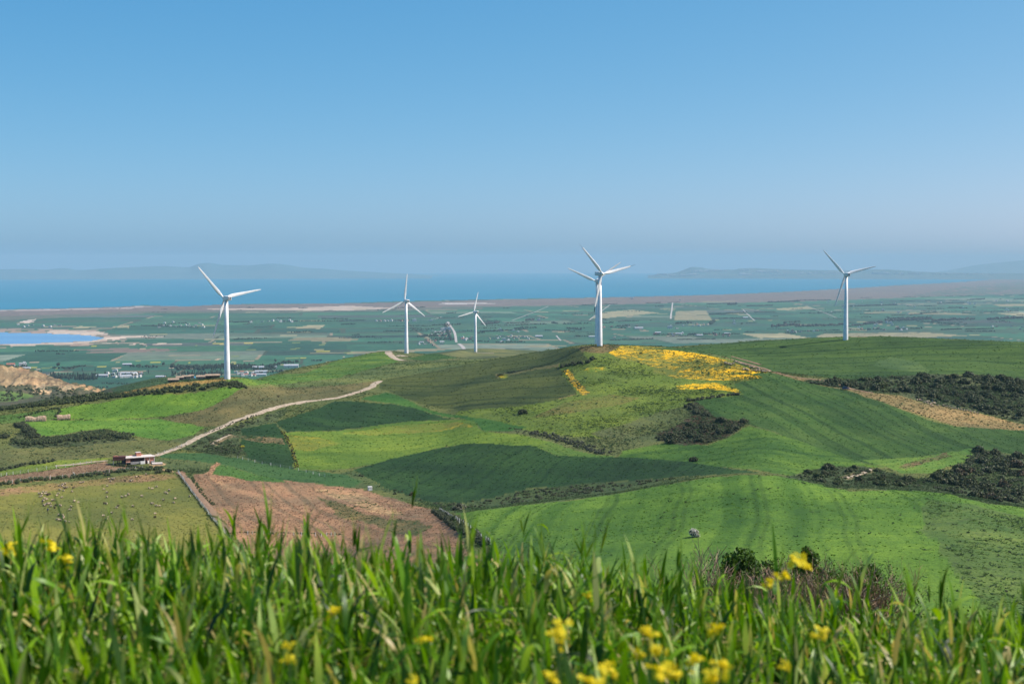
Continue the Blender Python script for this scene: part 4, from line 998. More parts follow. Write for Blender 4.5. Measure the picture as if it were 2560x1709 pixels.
for px, py, s, me, label, h in (
    (1308,1035,2.6,ME_DARK[0],"single black-green shrub alone in the yellow-green slope below the dull green field",1.25),
    (1735,1152,2.7,ME_DARK[3],"rounded grey-green shrub at the edge of the potato field",.85),
    (1150,1274,2.9,ME_GREY[0],"grey leafy bush at the left corner of the nearest green field",.95),
    (1735,1342,2.1,ME_WHITE,"white blossoming bush standing alone in the nearest green field, throwing a dark shadow",1.0),
    (1175,1268,1.5,ME_GREEN[0],"small green bush to the right of the grey leafy bush",.8),
    (1030,1238,2.3,ME_BROWN[0],"brown leafless bush below the white block",.8),
    (987,1235,1.1,ME_DARK[1],"small dark bush left of the brown leafless bush",1.0),
    (1252,938,2.6,ME_GREEN[1],"green bush with yellow flowers beside it in the dull green field",.7),
    (10,1093,3.0,ME_DARK[2],"dark bush at the left edge of the photo on the olive slope",.9),
    (400,1181,2.1,ME_DARK[0],"larger of two dark bushes at the end of the pasture hedge",.9),
    (421,1179,1.7,ME_DARK[4],"smaller of two dark bushes at the end of the pasture hedge",1.0),
    (270,1188,1.6,ME_DARK[2],"dark bush in the pasture hedge under a yellow-flowered plant",.8),
    (1481,899,2.3,ME_DARK[1],"tall dark bush at the right end of the dark hedge on the hilltop",1.2),
    (605,1118,1.6,ME_YEL[0],"yellow-flowered bush beside the dark crop under the dirt road",.9),
    (695,991,1.2,ME_BROWN[1],"small brown shrub beside the pale dirt road",.7),
    (2515,1478,.55,ME_DARK[2],"low dark shrub on the rough grass at the right edge",.7)):
    g = near_crest(px, py)
    if g: place_shrub(me, g, s, "shrub", label, None, h)
VERGE = [(1100,1262),(1240,1242),(1320,1226),(1540,1208),(1640,1200),(1600,1212),(1420,1236),(1240,1262)]
for q in scatter(VERGE, 22, 10):
    g = near_crest(*q)
    if g: place_shrub(random.choice(ME_GREEN+ME_DARK+ME_GREY), g, random.uniform(.8, 1.7), "shrub", "low grey-green shrub on the weedy verge between potato field and nearest green field", "low shrubs on the weedy verge", .7)
BANK = [(520,1110),(560,1095),(600,1075),(640,1045),(600,1058),(520,1090),(480,1112),(500,1125),(560,1128),(615,1128),(620,1112)]
for q in scatter(BANK, 20, 8):
    g = near_crest(*q)
    if g: place_shrub(random.choice(ME_GREEN+ME_DARK), g, random.uniform(.8, 1.7), "shrub", "low green shrub on the weedy bank below the pale dirt road", "low shrubs below the dirt road", .8)

def hedge(pts, w, h, mat, label, n_per=60, gap=1.1, seed=0, size=.32, jit=.35, leafmat2=None):
    P = smooth_line(hill_line(pts, 5), gap); g = np.random.default_rng(seed)
    t = np.gradient(P, axis=0); t /= np.maximum(np.hypot(t[:,0], t[:,1]), 1e-9)[:,None]
    C = []; Rr = []
    for p, tt in zip(P, t):
        for _ in range(max(1, int(w/2.2))):
            o = g.uniform(-.5, .5)*w
            x, y = p[0]-tt[1]*o, p[1]+tt[0]*o; q = h*g.uniform(.38, .75)
            C.append((x, y, 0)); Rr.append((q*1.1, q*1.1, q))
    C = np.array(C); Rr = np.array(Rr); C[:,2] = hill_z(C[:,0], C[:,1]) + Rr[:,2]*.55
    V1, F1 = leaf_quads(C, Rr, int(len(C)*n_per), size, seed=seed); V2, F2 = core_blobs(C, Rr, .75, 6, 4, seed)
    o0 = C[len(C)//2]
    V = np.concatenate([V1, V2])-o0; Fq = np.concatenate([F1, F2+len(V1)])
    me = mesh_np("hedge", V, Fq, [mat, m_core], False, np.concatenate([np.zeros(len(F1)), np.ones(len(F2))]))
    return tag(link("hedge", me, None, tuple(o0)), label, "hedge")
hedge([(-60,1035),(0,1024),(80,1014),(165,1005),(260,994),(340,985),(420,977),(500,969),(560,964),(612,964)], 8, 1.7, m_sh_green, "long dark hedge on the left skyline behind the bright green field", 50, 1.3, 1, .36)
hedge([(40,1046),(140,1019),(155,1019),(139,1045)], 1.5, 1.0, m_sh_green, "thin low hedge between two green fields by the straw stacks", 24, 1.4, 2, .3)
hedge([(45,1060),(60,1068),(78,1086),(88,1098)], 5, 2.0, m_sh_dark, "short dark hedge running down the left corner of the green field", 50, 1.4, 3, .36)
hedge([(50,1112),(110,1104),(180,1098),(250,1092),(310,1090),(335,1094)], 11, 1.9, m_sh_green, "broad dark hedge under the lower left green field", 44, 1.5, 4, .4)
hedge([(-40,1216),(0,1210),(60,1203),(146,1196),(220,1188),(293,1178),(360,1173),(420,1172)], 5, 1.3, m_sh_green, "green hedge along the top of the sheep pasture under the brown strip", 56, 1.2, 5, .34)
hedge([(-40,1182),(0,1176),(60,1162),(110,1156),(146,1150)], 3, 1.3, m_sh_dark, "dark low hedge above the yellow-green strip", 40, 1.3, 6, .3)
hedge([(1398,918),(1420,914),(1450,909),(1480,905)], 4, 1.8, m_sh_dark, "dark hedge on the hilltop beside the flowering slope", 50, 1.2, 7, .36)
hedge([(1712,1004),(1740,1000),(1780,994),(1812,990),(1850,986)], 3.2, 1.7, m_sh_dark, "dark hedge at the foot of the yellow flowers, left of the dark green crop", 50, 1.2, 8, .34)
hedge([(1718,1012),(1728,1022),(1745,1034),(1775,1043)], 4, 1.8, m_sh_dark, "dark hedge curving down to the reddish gully", 50, 1.2, 9, .34)
hedge([(1320,1080),(1380,1090),(1430,1106),(1480,1124),(1525,1136)], 7, 1.0, m_sh_grey, "grey-green scrubby hedge on the mound between light green crops", 44, 1.6, 10, .34)
hedge([(1090,1280),(1115,1294),(1150,1318),(1185,1340),(1220,1365)], 3, 1.5, m_sh_dark, "dark hedge beside the wire fence, between ploughed soil and nearest green field", 56, 1.0, 11, .26)
hedge([(704,1078),(716,1092),(728,1118),(738,1148),(744,1172)], 1.6, .9, m_yel, "thin line of yellow flowering plants between two crops", 13, 1.5, 12, .2)
hedge([(448,1186),(465,1212),(490,1245),(520,1286),(560,1330)], 1.2, .5, m_sh_green, "overgrown green strip along the white-posted fence", 50, .9, 13, .22)
hedge([(478,1192),(492,1214),(510,1240),(538,1264)], 1.4, .5, m_sh_green, "green strip of weeds along the edge of the ploughed field", 50, .9, 14, .22)
hedge([(285,1163),(310,1166),(340,1168),(362,1170)], 1.4, .9, m_sh_green, "low green plants in front of the brick farmhouse", 46, .8, 15, .2)
hedge([(590,1330),(640,1331),(720,1333),(800,1334),(860,1336)], 1.2, .35, m_sh_green, "green strip of weeds along the bottom of the ploughed field", 40, .9, 16, .22)
hedge([(650,1036),(590,1056),(510,1086)], 2.0, .7, m_sh_grey, "grey weeds along the upper side of the pale road", 40, 1.3, 17, .22)
hedge([(2020,957),(2060,962),(2100,968)], 3.5, 1.3, m_sh_grey, "grey-green hedge left of the blue car", 46, 1.2, 18, .3)
hedge([(2265,1022),(2290,1030),(2320,1042),(2340,1048)], 1.2, .6, m_sh_green, "short broken hedge between the tan pasture and dark green crop", 30, 2.2, 19, .3)

def scrub_fill(poly, n, smin, smax, mats, seed, leaf=.34, per=46):
    """low tangled growth nobody could count, one object"""
    g = np.random.default_rng(seed); C = []; Rr = []
    for q in scatter(poly, n, 1.2, 6):
        p = near_crest(*q)
        if not p: continue
        for _ in range(2):
            r = g.uniform(smin, smax); C.append((p[0]+g.normal(0, r), p[1]+g.normal(0, r), p[2]+r*.35)); Rr.append((r, r, r*.8))
    C = np.array(C); Rr = np.array(Rr); C[:,2] = hill_z(C[:,0], C[:,1]) + Rr[:,2]*.4
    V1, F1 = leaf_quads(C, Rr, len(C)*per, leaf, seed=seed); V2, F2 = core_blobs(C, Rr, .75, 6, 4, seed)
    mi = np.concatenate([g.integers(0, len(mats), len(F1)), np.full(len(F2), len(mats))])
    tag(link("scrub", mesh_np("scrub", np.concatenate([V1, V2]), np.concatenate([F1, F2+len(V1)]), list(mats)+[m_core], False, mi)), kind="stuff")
scrub_fill(SCRUB_U, 260, .4, 1.5, [m_sh_dark, m_sh_dark, m_sh_green], 301)
scrub_fill(SCRUB_T, 70, .5, 1.6, [m_sh_dark, m_sh_green], 302)
scrub_fill(SCRUB_L, 200, .4, 1.2, [m_sh_dark, m_sh_green, m_sh_grey], 303)
scrub_fill(SCRUB_V, 110, .3, .8, [m_sh_green, m_sh_dark], 304, .26)
scrub_fill(GULLY, 120, .3, 1.0, [m_sh_dark, m_sh_brown, m_sh_dark], 305, .26)
scrub_fill([(1240,1060),(1330,1080),(1430,1102),(1525,1134),(1480,1132),(1380,1102),(1300,1082)], 70, .2, .5, [m_sh_grey, m_sh_green, m_sh_grey], 306, .26)
scrub_fill([(1480,1090),(1600,1062),(1700,1035),(1725,1020),(1730,1040),(1650,1080),(1560,1110)], 45, .12, .34, [m_sh_grey, m_sh_green], 307, .24)
scrub_fill([(880,1182),(980,1222),(1070,1256),(1165,1262),(1230,1246),(1330,1222),(1560,1206),(1700,1194),(1540,1226),(1290,1258),(1130,1276),(1060,1258)], 190, .25, .7, [m_sh_green, m_sh_grey, m_sh_dark], 308, .24)
scrub_fill([(0,965),(60,964),(150,972),(250,982),(290,990),(200,1000),(100,1000),(0,1003)], 75, .8, 2.2, [m_sh_dark, m_sh_green], 309, .9, 40)
scrub_fill([(20,1108),(60,1066),(90,1094),(130,1092),(250,1080),(322,1090),(335,1098),(200,1112),(60,1122)], 120, .3, .9, [m_sh_green, m_sh_dark], 310, .28)
scrub_fill([(500,1098),(600,1058),(690,1030),(690,1046),(600,1068),(560,1098),(620,1120),(600,1138),(520,1128)], 110, .2, .7, [m_sh_green, m_sh_grey], 311, .24)

# ------------------------------------------------------------------ straw stacks and stone sheds
m_straw = m_plain("weathered straw", (.46,.34,.22), (.28,.19,.13), 1.2, .95, .6)
m_straw_d = m_plain("shade-dark straw and dark wall", (.05,.04,.035), (.09,.07,.05), 2, .95, .4)  # shade of the stack end put into the colour; also dark shed walls
def straw_stack(px0, px1, py, h, depth, label, dip):
    a = near_crest(px0, py); b = near_crest(px1, py-2)
    a = Vector(a); b = Vector(b); ax = (b-a); L = ax.length; ang = math.atan2(ax.y, ax.x)
    root = empty("straw_stack", a, ang); tag(root, label, "straw stack")
    n = 26; prof = [(-.5,0),(-.52,.28),(-.47,.55),(-.36,.82),(-.17,.98),(0,1.02),(.17,.98),(.36,.82),(.47,.55),(.52,.28),(.5,0)]
    V = []
    for i in range(n+1):
        u = i/n; hh = h*(1-dip*math.exp(-((u-.45)/.12)**2)+.05*math.sin(9*u)+random.uniform(-.04,.04))
        zg = hz(a.x+ax.x*u, a.y+ax.y*u)-a.z-.2
        for q, w in prof: V.append((u*L, q*depth*random.uniform(.95,1.05), zg+w*hh+random.uniform(-.03,.03)))
    k = len(prof); mb = MB()
    mb.add(V, [(i*k+j, (i+1)*k+j, (i+1)*k+j+1, i*k+j+1) for i in range(n) for j in range(k-1)])
    mb.build("straw", m_straw, root, smooth=False)
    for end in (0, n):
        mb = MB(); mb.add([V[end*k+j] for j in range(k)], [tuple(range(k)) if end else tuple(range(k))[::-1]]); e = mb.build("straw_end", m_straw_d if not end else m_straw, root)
        if not end: e["label"] = "end of the stack darkened for shade"
    return root
straw_stack(64, 115, 1053, 2.6, 3.2, "longer straw stack with a sagging ridge, left of the other one", .16)
straw_stack(142, 176, 1048, 2.4, 3.0, "shorter straw stack at the corner of the bright green field", .03)
m_stone = m_plain("dry stone wall", (.30,.23,.18), (.17,.13,.10), 1.4, .95, .6)
m_thatch = m_plain("earth and straw roof", (.36,.27,.19), (.25,.18,.12), .9, .95, .5)
m_dark = m_plain("dark opening", (.018,.016,.016), (.01,.01,.01), 2, .95)  # near-black stands in for the shade inside openings
def stone_shed(px0, px1, pyb, h, depth, label, slope=0.0, dark=False, rise=0.0):
    p0 = Vector(near_crest(px0, pyb)); d = math.hypot(p0.x, p0.y)
    L = (px1-px0)/F0*d; az = math.atan2(p0.x, p0.y)
    root = empty("stone_shed", (p0.x, p0.y, p0.z+rise), -az); tag(root, label, "shed", "low stone sheds beside the leftmost turbine")
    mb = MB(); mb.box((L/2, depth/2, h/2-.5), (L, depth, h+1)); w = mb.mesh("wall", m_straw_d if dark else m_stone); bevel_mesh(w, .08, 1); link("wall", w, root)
    mb = MB(); mb.add([(-.25,-.3,h+.01),(L+.25,-.3,h+.01),(L+.25,depth+.3,h+.35+slope),(-.25,depth+.3,h+.35+slope),(-.25,-.3,h+.28),(L+.25,-.3,h+.28),(L+.25,depth+.3,h+.62+slope),(-.25,depth+.3,h+.62+slope)],
                      [(3,2,1,0),(4,5,6,7),(0,1,5,4),(1,2,6,5),(2,3,7,6),(3,0,4,7)]); mb.build("roof", m_thatch, root)
    mb = MB(); mb.box((L*.35, -.04, .7), (.8, .06, 1.4)); mb.build("door", m_dark, root)
    return root
stone_shed(420, 446, 956, 1.9, 9, "low dark stone shed at the lower left end of the row", .3, True)
stone_shed(440, 458, 950, 1.7, 8, "low stone shed second from the left in the row", .3, True, .2)
stone_shed(455, 476, 947.5, 1.8, 6, "low stone shed with a pale brown wall, third from the left in the row", .3, False, .2)
stone_shed(472, 484, 945, 1.6, 5, "short pale stone shed left of the blue barrel", .2, False, .3)
stone_shed(491, 513, 942.6, 1.3, 5, "low shed with a pale straw roof right of the blue barrel", .7, False, .4)
stone_shed(514, 548, 941.2, 1.2, 4, "long dark shed close to the turbine tower", .2, True, .4)
m_blue = m_plain("blue plastic", (.03,.12,.42), (.025,.10,.36), 2, .5)
m_blue2 = m_plain("light blue plastic", (.10,.36,.62), (.08,.30,.55), 2, .5)
def barrel(px, py, r, h, mat, label, lift=0.0):
    p = near_crest(px, py); root = empty("barrel", (p[0], p[1], p[2]+lift)); tag(root, label, "barrel")
    mb = MB(); mb.tube([(0,0,-.2),(0,0,.05),(0,0,h*.3),(0,0,h*.34),(0,0,h*.66),(0,0,h*.7),(0,0,h)], [r*.94,r,r,r*1.06,r*1.06,r,r*.96], 14); mb.build("drum", mat, root, smooth=True)
    mb = MB(); mb.tube([(r*.4,0,h),(r*.4,0,h+.06)], [.07,.07], 8); mb.build("bung", mat, root)
barrel(486, 944, .75, 1.5, m_blue2, "light blue barrel among the stone sheds by the turbine", .4)

# ------------------------------------------------------------------ the brick farm
m_brick = m_plain("red hollow brick", (.48,.19,.12), (.38,.14,.09), 1.6, .9, .3)
def _brickpat(m):
    nt = m.node_tree; b = nt.nodes["Principled BSDF"]
    br = nd(nt, "ShaderNodeTexBrick"); tc = nd(nt, "ShaderNodeTexCoord")
    mp = nd(nt, "ShaderNodeMapping"); mp.inputs["Rotation"].default_value = (math.radians(90), 0, 0); nt.links.new(tc.outputs["Object"], mp.inputs[0]); nt.links.new(mp.outputs[0], br.inputs[0])
    br.inputs["Color1"].default_value = (.62,.25,.16,1); br.inputs["Color2"].default_value = (.52,.195,.125,1); br.inputs["Mortar"].default_value = (.45,.38,.33,1); br.inputs["Scale"].default_value = 3.2; br.inputs["Mortar Size"].default_value = .012
    n = noise(nt, tc.outputs["Object"], 1.1, 5)
    nt.links.new(mixc(nt, maprange(nt, n, .4, .65), br.outputs[0], mixc(nt, 1.0, br.outputs[0], (.72,.68,.66), 'MULTIPLY')), b.inputs["Base Color"])
_brickpat(m_brick)
m_brickd = m_plain("shade-darkened brick", (.12,.045,.038), (.085,.034,.030), 1.5, .9, .3)  # brick darkened: shade on shed band and recessed walls put into the colour
m_conc = m_plain("pale concrete", (.62,.56,.50), (.50,.45,.40), .8, .9, .2)
m_conc2 = m_plain("grey concrete", (.36,.34,.33), (.28,.26,.25), .8, .9, .2)
m_wpaint = m_plain("white wash", (.78,.76,.72), (.66,.64,.60), .9, .8)
_fp = Vector(near_crest(282.5, 1163)); _fd = math.hypot(_fp.x, _fp.y); _fz = -math.atan2(_fp.x, _fp.y)
def at_farm(x, y, z=0.0):
    c, s = math.cos(_fz), math.sin(_fz); return Vector((_fp.x + x*c - y*s, _fp.y + x*s + y*c, _fp.z + z))
KX = _fd/F0                                        # metres per picture column at the farm
shed = empty("brick_shed", at_farm(0, 0), _fz); tag(shed, "dark red brick shed raised on bare concrete posts, left of the farmhouse", "shed")
Wd = 30*KX
for x in (.15, Wd*.36, Wd*.5, Wd-.15):
    for y in (.15, 3.6): MB().box((x, y, .75), (.26, .26, 2.6)).build("post", m_dark if x > 1 else m_conc2, shed)  # posts past the first darkened: shade under the shed put into the colour
_w = MB().box((Wd/2, 1.88, 2.75), (Wd, 3.75, 1.38)).mesh("brick_band", m_brickd); link("brick_band", _w, shed)
MB().box((Wd/2, 1.88, 3.52), (Wd+.1, 3.85, .14)).build("roof", m_brickd, shed)
MB().box((Wd*.83, 1.9, .95), (Wd*.3, 3.3, 2.2)).build("wall", m_plain("dark blue panel", (.018,.03,.045), (.012,.02,.03), 1, .8), shed)  # dark blue panel closing the right part underneath
t = empty("brick_pile", at_farm(.3, 1.0, 3.59), _fz); tag(t, "small pile of orange bricks on the roof of the dark shed", "bricks")
_mb = MB(); _br = random.Random(2)
for i in range(9):
    for j in range(3): _mb.box((.1+i*.21, .1+j*.3, .11+.0), (.19, .28, .2), rz=_br.uniform(-.08,.08))
_mb.box((.8,.4,.31),(1.2,.5,.18)); _mb.build("bricks", m_brick, t)
house = empty("farmhouse", at_farm(30.6*KX, 0), _fz+.26); tag(house, "unfinished red brick farmhouse with a pale flat roof", "house")
HW = 69.5*KX
xa, xb = 10.5*KX, 45.5*KX
MB().box((xa/2, .12, 1.95), (xa, .24, 1.75)).build("brick_panel", m_brick, house)
MB().box((xa/2, .10, 1.02), (xa, .34, .14)).build("ledge", m_conc, house)
MB().box(((xa+xb)/2, 1.6, 1.3), (xb-xa, .24, 3.0)).build("rear_wall", m_brickd, house)
MB().box(((xa+xb)/2, .8, 1.0), (xb-xa-.02, 1.5, .16)).build("porch_floor", m_conc2, house)
MB().box(((xa+xb)/2-1.0, .0, .55), (xb-xa-2.2, .2, .95)).build("low_wall", m_conc2, house)
MB().box((xb-.9, -.3, .6), (2.0, .16, 1.3)).build("white_panel", m_wpaint, house)
_w = MB().box(((xb+HW)/2, 2.9, 1.2), (HW-xb, 5.8, 3.2)).mesh("brick_block", m_brick); link("brick_block", _w, house)
MB().box((.12, 3.2, 1.2), (.24, 5.9, 3.2)).build("side_wall", m_brick, house)
MB().box((HW/2, 6.1, 1.2), (HW, .24, 3.2)).build("rear_wall", m_brickd, house)
for x in (xb+.02, (xb+HW)/2, HW-.05): MB().box((x, -.05, 1.25), (.22, .22, 3.1)).build("pillar", m_conc, house)
_w = MB().box((HW/2+.1, 2.95, 2.9), (HW+.6, 6.9, .2)).mesh("roof", m_conc); link("roof", _w, house)
_w = MB().box((HW/2, 6.15, 3.15), (HW*.5, .2, .3)).build("parapet", m_brick, house)
sh = MB().box((30*KX+1.2, 4.4, 3.75), (11.3*KX, 2.2, 1.5)).build("stair_head", m_brick, house)
MB().box((30*KX+1.2, 4.4, 4.55), (12*KX, 2.4, .1)).build("stair_head_roof", m_conc, sh)
MB().box((xb+.7, -.02, .75), (.7, .1, 1.5)).build("doorway", m_dark, house)
dr = MB().box((xb+1.5, -.3, .65), (.6, .05, 1.3), rz=.5).build("door", m_wpaint, house)
MB().box((xb+1.35, -.36, .7), (.05, .05, .1)).build("handle", m_dark, dr)
MB().box((HW-.9, -.16, .5), (1.1, .2, 1.0)).build("window", m_conc2, house)
for x in (.35, 2.0, HW*.55, HW-.3): MB().tube([(x, 6.0, 3), (x, 6.0, 3.9)], .035, 5).build("roof_rod", m_conc2, house)
_mb = MB(); _mb.box((0,0,0), (4.4, 3.2, .5)); o = _mb.build("concrete_slab", m_conc, None, at_farm(104*KX, .6, .1), (0,0,_fz)); tag(o, "pale concrete slab on the ground right of the brick farmhouse", "slab")
barrel(333.5, 1160, .35, 1.1, m_blue, "dark blue barrel in the plants in front of the brick farmhouse", .25)
p = near_crest(925, 1225)
_bk = MB().box((0,0,.6), (1.5,1.4,1.6)).mesh("concrete_block", m_wpaint); bevel_mesh(_bk, .05, 1)
o = empty("concrete_block", p, .35); tag(o, "pale concrete well block standing above the ploughed field", "block"); link("wall", _bk, o); MB().box((0,0,1.46),(1.7,1.6,.12)).build("cap", m_wpaint, o)

# ------------------------------------------------------------------ fences
m_post = m_plain("white concrete post", (.68,.67,.64), (.52,.51,.48), 2, .9)
m_wire = m_plain("grey wire", (.30,.31,.32), (.22,.22,.23), 4, .5)
def fence(pts, step, h, label, wires=3, wr=.012):
    P = smooth_line(hill_line(pts, 5), step)
    if len(P) < 3: return
    z = hill_z(P[:,0], P[:,1]); o0 = Vector((P[0][0], P[0][1], z[0]))
    root = empty("fence", o0); tag(root, label, "fence")
    me = MB().box((0,0,h/2-.2), (.16,.16,h+.4), top=.85).mesh("post", m_post)
    for k, (q, zz) in enumerate(zip(P, z)):
        if k < 100: link("post", me, root, Vector((q[0], q[1], zz))-o0, (0,0,random.uniform(0,1)))
    mb = MB()
    for w in range(wires):
        hh = h*(.35+.55*w/max(1, wires-1))
        mb.tube([Vector((q[0], q[1], zz+hh))-o0 for q, zz in zip(P, z)], wr, 4)
    mb.build("wire", m_wire, root)
fence([(442,1178),(452,1190),(466,1213),(490,1245),(520,1284),(560,1331),(580,1352)], 2.6, 1.45, "white-posted wire fence running down between the sheep pasture and the dirt track")
fence([(-30,1196),(0,1190),(60,1181),(135,1172),(200,1160),(275,1151)], 5.0, 1.4, "white-posted wire fence between the yellow-green strip and the brown soil strip")
fence([(-30,1214),(60,1204),(146,1196),(256,1182),(340,1173),(400,1170)], 5.5, 1.6, "wire fence with pale posts along the pasture hedge")
fence([(395,1137),(430,1126),(470,1110)], 5, 1.3, "short white-posted fence along the pale road above the farm")
fence([(590,1334),(640,1335),(720,1337),(800,1338),(870,1340)], 3.0, 1.3, "white-posted wire fence along the bottom of the ploughed field")
fence([(1095,1277),(1130,1296),(1170,1322),(1215,1352),(1240,1370)], 4.5, 1.4, "wire fence with thin posts beside the hedge at the nearest green field")
fence([(560,1140),(640,1152),(740,1178),(860,1198)], 6.0, 1.2, "thin white-posted fence crossing the dark crop strip")

# ------------------------------------------------------------------ people and sheep
def skin_mesh(name, pts, edges, rad, root, mats, zbands=None, sub=2):
    me = bpy.data.meshes.new(name+"_cage"); me.from_pydata([tuple(p) for p in pts], edges, [])
    o = bpy.data.objects.new(name+"_cage", me); COL.objects.link(o)
    md = o.modifiers.new("skin", 'SKIN'); md.use_smooth_shade = True
    if not me.skin_vertices: me.skin_vertices.new() if hasattr(me.skin_vertices, 'new') else None
    bm = bmesh.new(); bm.from_mesh(me); ly = bm.verts.layers.skin.verify()
    bm.verts.ensure_lookup_table()
    for v, r in zip(bm.verts, rad): v[ly].radius = (r, r) if not hasattr(r, '__len__') else r; v[ly].use_root = False
    bm.verts[root][ly].use_root = True
    bm.to_mesh(me); bm.free()
    s = o.modifiers.new("sub", 'SUBSURF'); s.levels = sub; s.render_levels = sub
    dg = bpy.context.evaluated_depsgraph_get(); ev = o.evaluated_get(dg)
    out = bpy.data.meshes.new_from_object(ev); out.name = name
    bpy.data.objects.remove(o); bpy.data.meshes.remove(me)
    out.materials.clear()
    for m in mats: out.materials.append(m)
    for p in out.polygons:
        p.use_smooth = True
        if zbands: p.material_index = zbands(p.center)
    return out
m_wool = m_plain("cream wool", (.50,.39,.27), (.38,.29,.20), 9, .95, .5)
m_woolb = m_plain("brown wool", (.075,.048,.032), (.05,.032,.024), 9, .95, .5)
m_face = m_plain("sheep face", (.10,.07,.05), (.07,.05,.04), 6, .8)
def sheep_mesh(name, graze, wool):
    hd = [(.52,0,.62),(.62,0,.40),(.70,0,.20)] if graze else [(.56,0,.74),(.66,0,.86),(.82,0,.82)]
    pts = [(0,0,.56),(-.28,0,.58),(-.46,0,.56),(.26,0,.58),(.42,0,.60)] + hd
    edges = [(0,1),(1,2),(0,3),(3,4),(4,5),(5,6),(6,7)]
    rad = [.29,.29,.17,.28,.20,.12,.095,.06]
    for sx, par in ((-.30,1),(.28,3)):
        for sy in (-.13,.13):
            k = len(pts); pts += [(sx,sy,.36),(sx-.02,sy,.18),(sx,sy,0)]; edges += [(par,k),(k,k+1),(k+1,k+2)]; rad += [.085,.045,.04]
    return skin_mesh(name, pts, edges, rad, 0, [wool, m_face], lambda c: 1 if (c.z < .3 or c.x > .58) else 0, 1)
ME_SHEEP = [sheep_mesh("sheep", True, m_wool), sheep_mesh("sheep", False, m_wool)]
ME_SHEEPB = [sheep_mesh("sheep", True, m_woolb), sheep_mesh("sheep", False, m_woolb)]
def put_sheep(lst, s, label, group, dark_label, dark_group):
    for q in lst:
        dk = len(q) > 2; g = near_crest(q[0], q[1])
        if not g: continue
        o = link("sheep", random.choice(ME_SHEEPB if dk else ME_SHEEP), None, (g[0], g[1], g[2]-.02), (0, 0, random.choice([0, 3.14])+random.uniform(-.9,.9)), s*random.uniform(.9,1.12))
        tag(o, dark_label if dk else label, "sheep", dark_group if dk else group)
Z2 = [(1110,465),(1175,465),(1195,435),(1245,425),(1215,500),(1250,515,1),(1285,500),(1130,550),(1210,570),(1100,630),(1060,675),(1175,715),(765,605),(835,605),(810,645),(730,640),(675,640),(710,700),(740,680),(893,648,1),(860,662,1),(800,740),(840,765),(768,790),(960,780),(1000,780),(785,887),(820,882),(860,857),(890,855),(915,855),(940,910),(1040,890,1),(1015,942,1),(1140,900),(1375,920),(1350,990),(1440,800),(1525,825),(1395,590),(1420,510,1),(1110,1105),(1132,1107),(1190,1105),(1210,1145),(1195,1175),(1075,1200),(1125,1215),(1157,1215),(1250,1240),(1320,1255),(1575,395),(1640,385)]
Z4 = [(165,750),(230,745),(260,755),(285,740),(205,795),(490,790,1),(600,790),(630,780),(710,710),(900,660),(140,890),(75,955),(135,1020),(135,1105),(425,1110),(505,1090),(555,1055),(820,1090),(960,930),(1020,945),(1110,905),(1280,1015),(1310,1035),(1355,975),(1240,1165),(1465,1140),(1445,1215),(1000,1235),(1030,1237),(1105,1280),(1165,1280),(640,1285),(350,1280,1),(330,1315),(90,1235,1),(130,1240),(225,1420),(60,1475),(140,1500),(130,1542),(1075,1435),(1080,1500,1),(1760,1090),(630,1550)]
put_sheep([(20+q[0]/8.71, 1160+q[1]/8.71+3, *q[2:]) for q in Z2] + [(250+q[0]/7.83, 1100+q[1]/7.83+3, *q[2:]) for q in Z4], .98,
          "cream sheep grazing in the fenced olive-green pasture at the lower left", "cream sheep in the lower left pasture", "dark brown sheep among the cream sheep in the lower left pasture", "dark sheep in the lower left pasture")
ZF = [(380,315),(410,325),(430,335),(465,345),(490,350),(545,360),(555,368),(630,340),(640,318,1),(690,280),(740,300),(780,315),(830,330),(880,350),(930,365),(980,375),(920,510),(950,500),(980,495),(1010,505),(1040,515),(1070,530),(1110,450),(1160,440),(1190,445),(1210,455),(1240,455),(1180,525),(1270,540),(1290,540),(1320,535),(1350,480),(1380,490),(1370,535),(1390,542),(1440,545,1),(1490,575),(1530,560),(1545,577),(1590,570),(1670,575)]
put_sheep([(1780+q[0]/11.745, 880+q[1]/11.745+2, *q[2:]) for q in ZF], 1.3,
          "pale sheep in the flock at the right edge of the yellow flowers", "pale sheep by the yellow flowers", "dark sheep in the flock by the yellow flowers", "dark sheep by the yellow flowers")
ZR = [(1900,625),(1950,620),(1990,630),(2050,670),(2090,650),(2110,690),(2130,650),(2160,710),(2180,690),(2190,730),(2210,740),(2215,680),(2240,680),(2310,730)]
ZS = [(1690,1215),(1710,1225),(1740,1225),(1800,1240),(1820,1245),(1840,1250),(1860,1255),(1880,1258),(1900,1262),(1920,1265),(1940,1270),(1960,1272),(1985,1280),(2010,1285),(2030,1290)]
put_sheep([(2050+q[0]/7.83, 920+q[1]/7.83+2) for q in ZR] + [(1700+q[0]/2.731, 560+q[1]/2.731+2) for q in ZS], 1.15,
          "pale sheep strung along the upper edge of the tan pasture at the right", "pale sheep in the tan pasture", "", "")

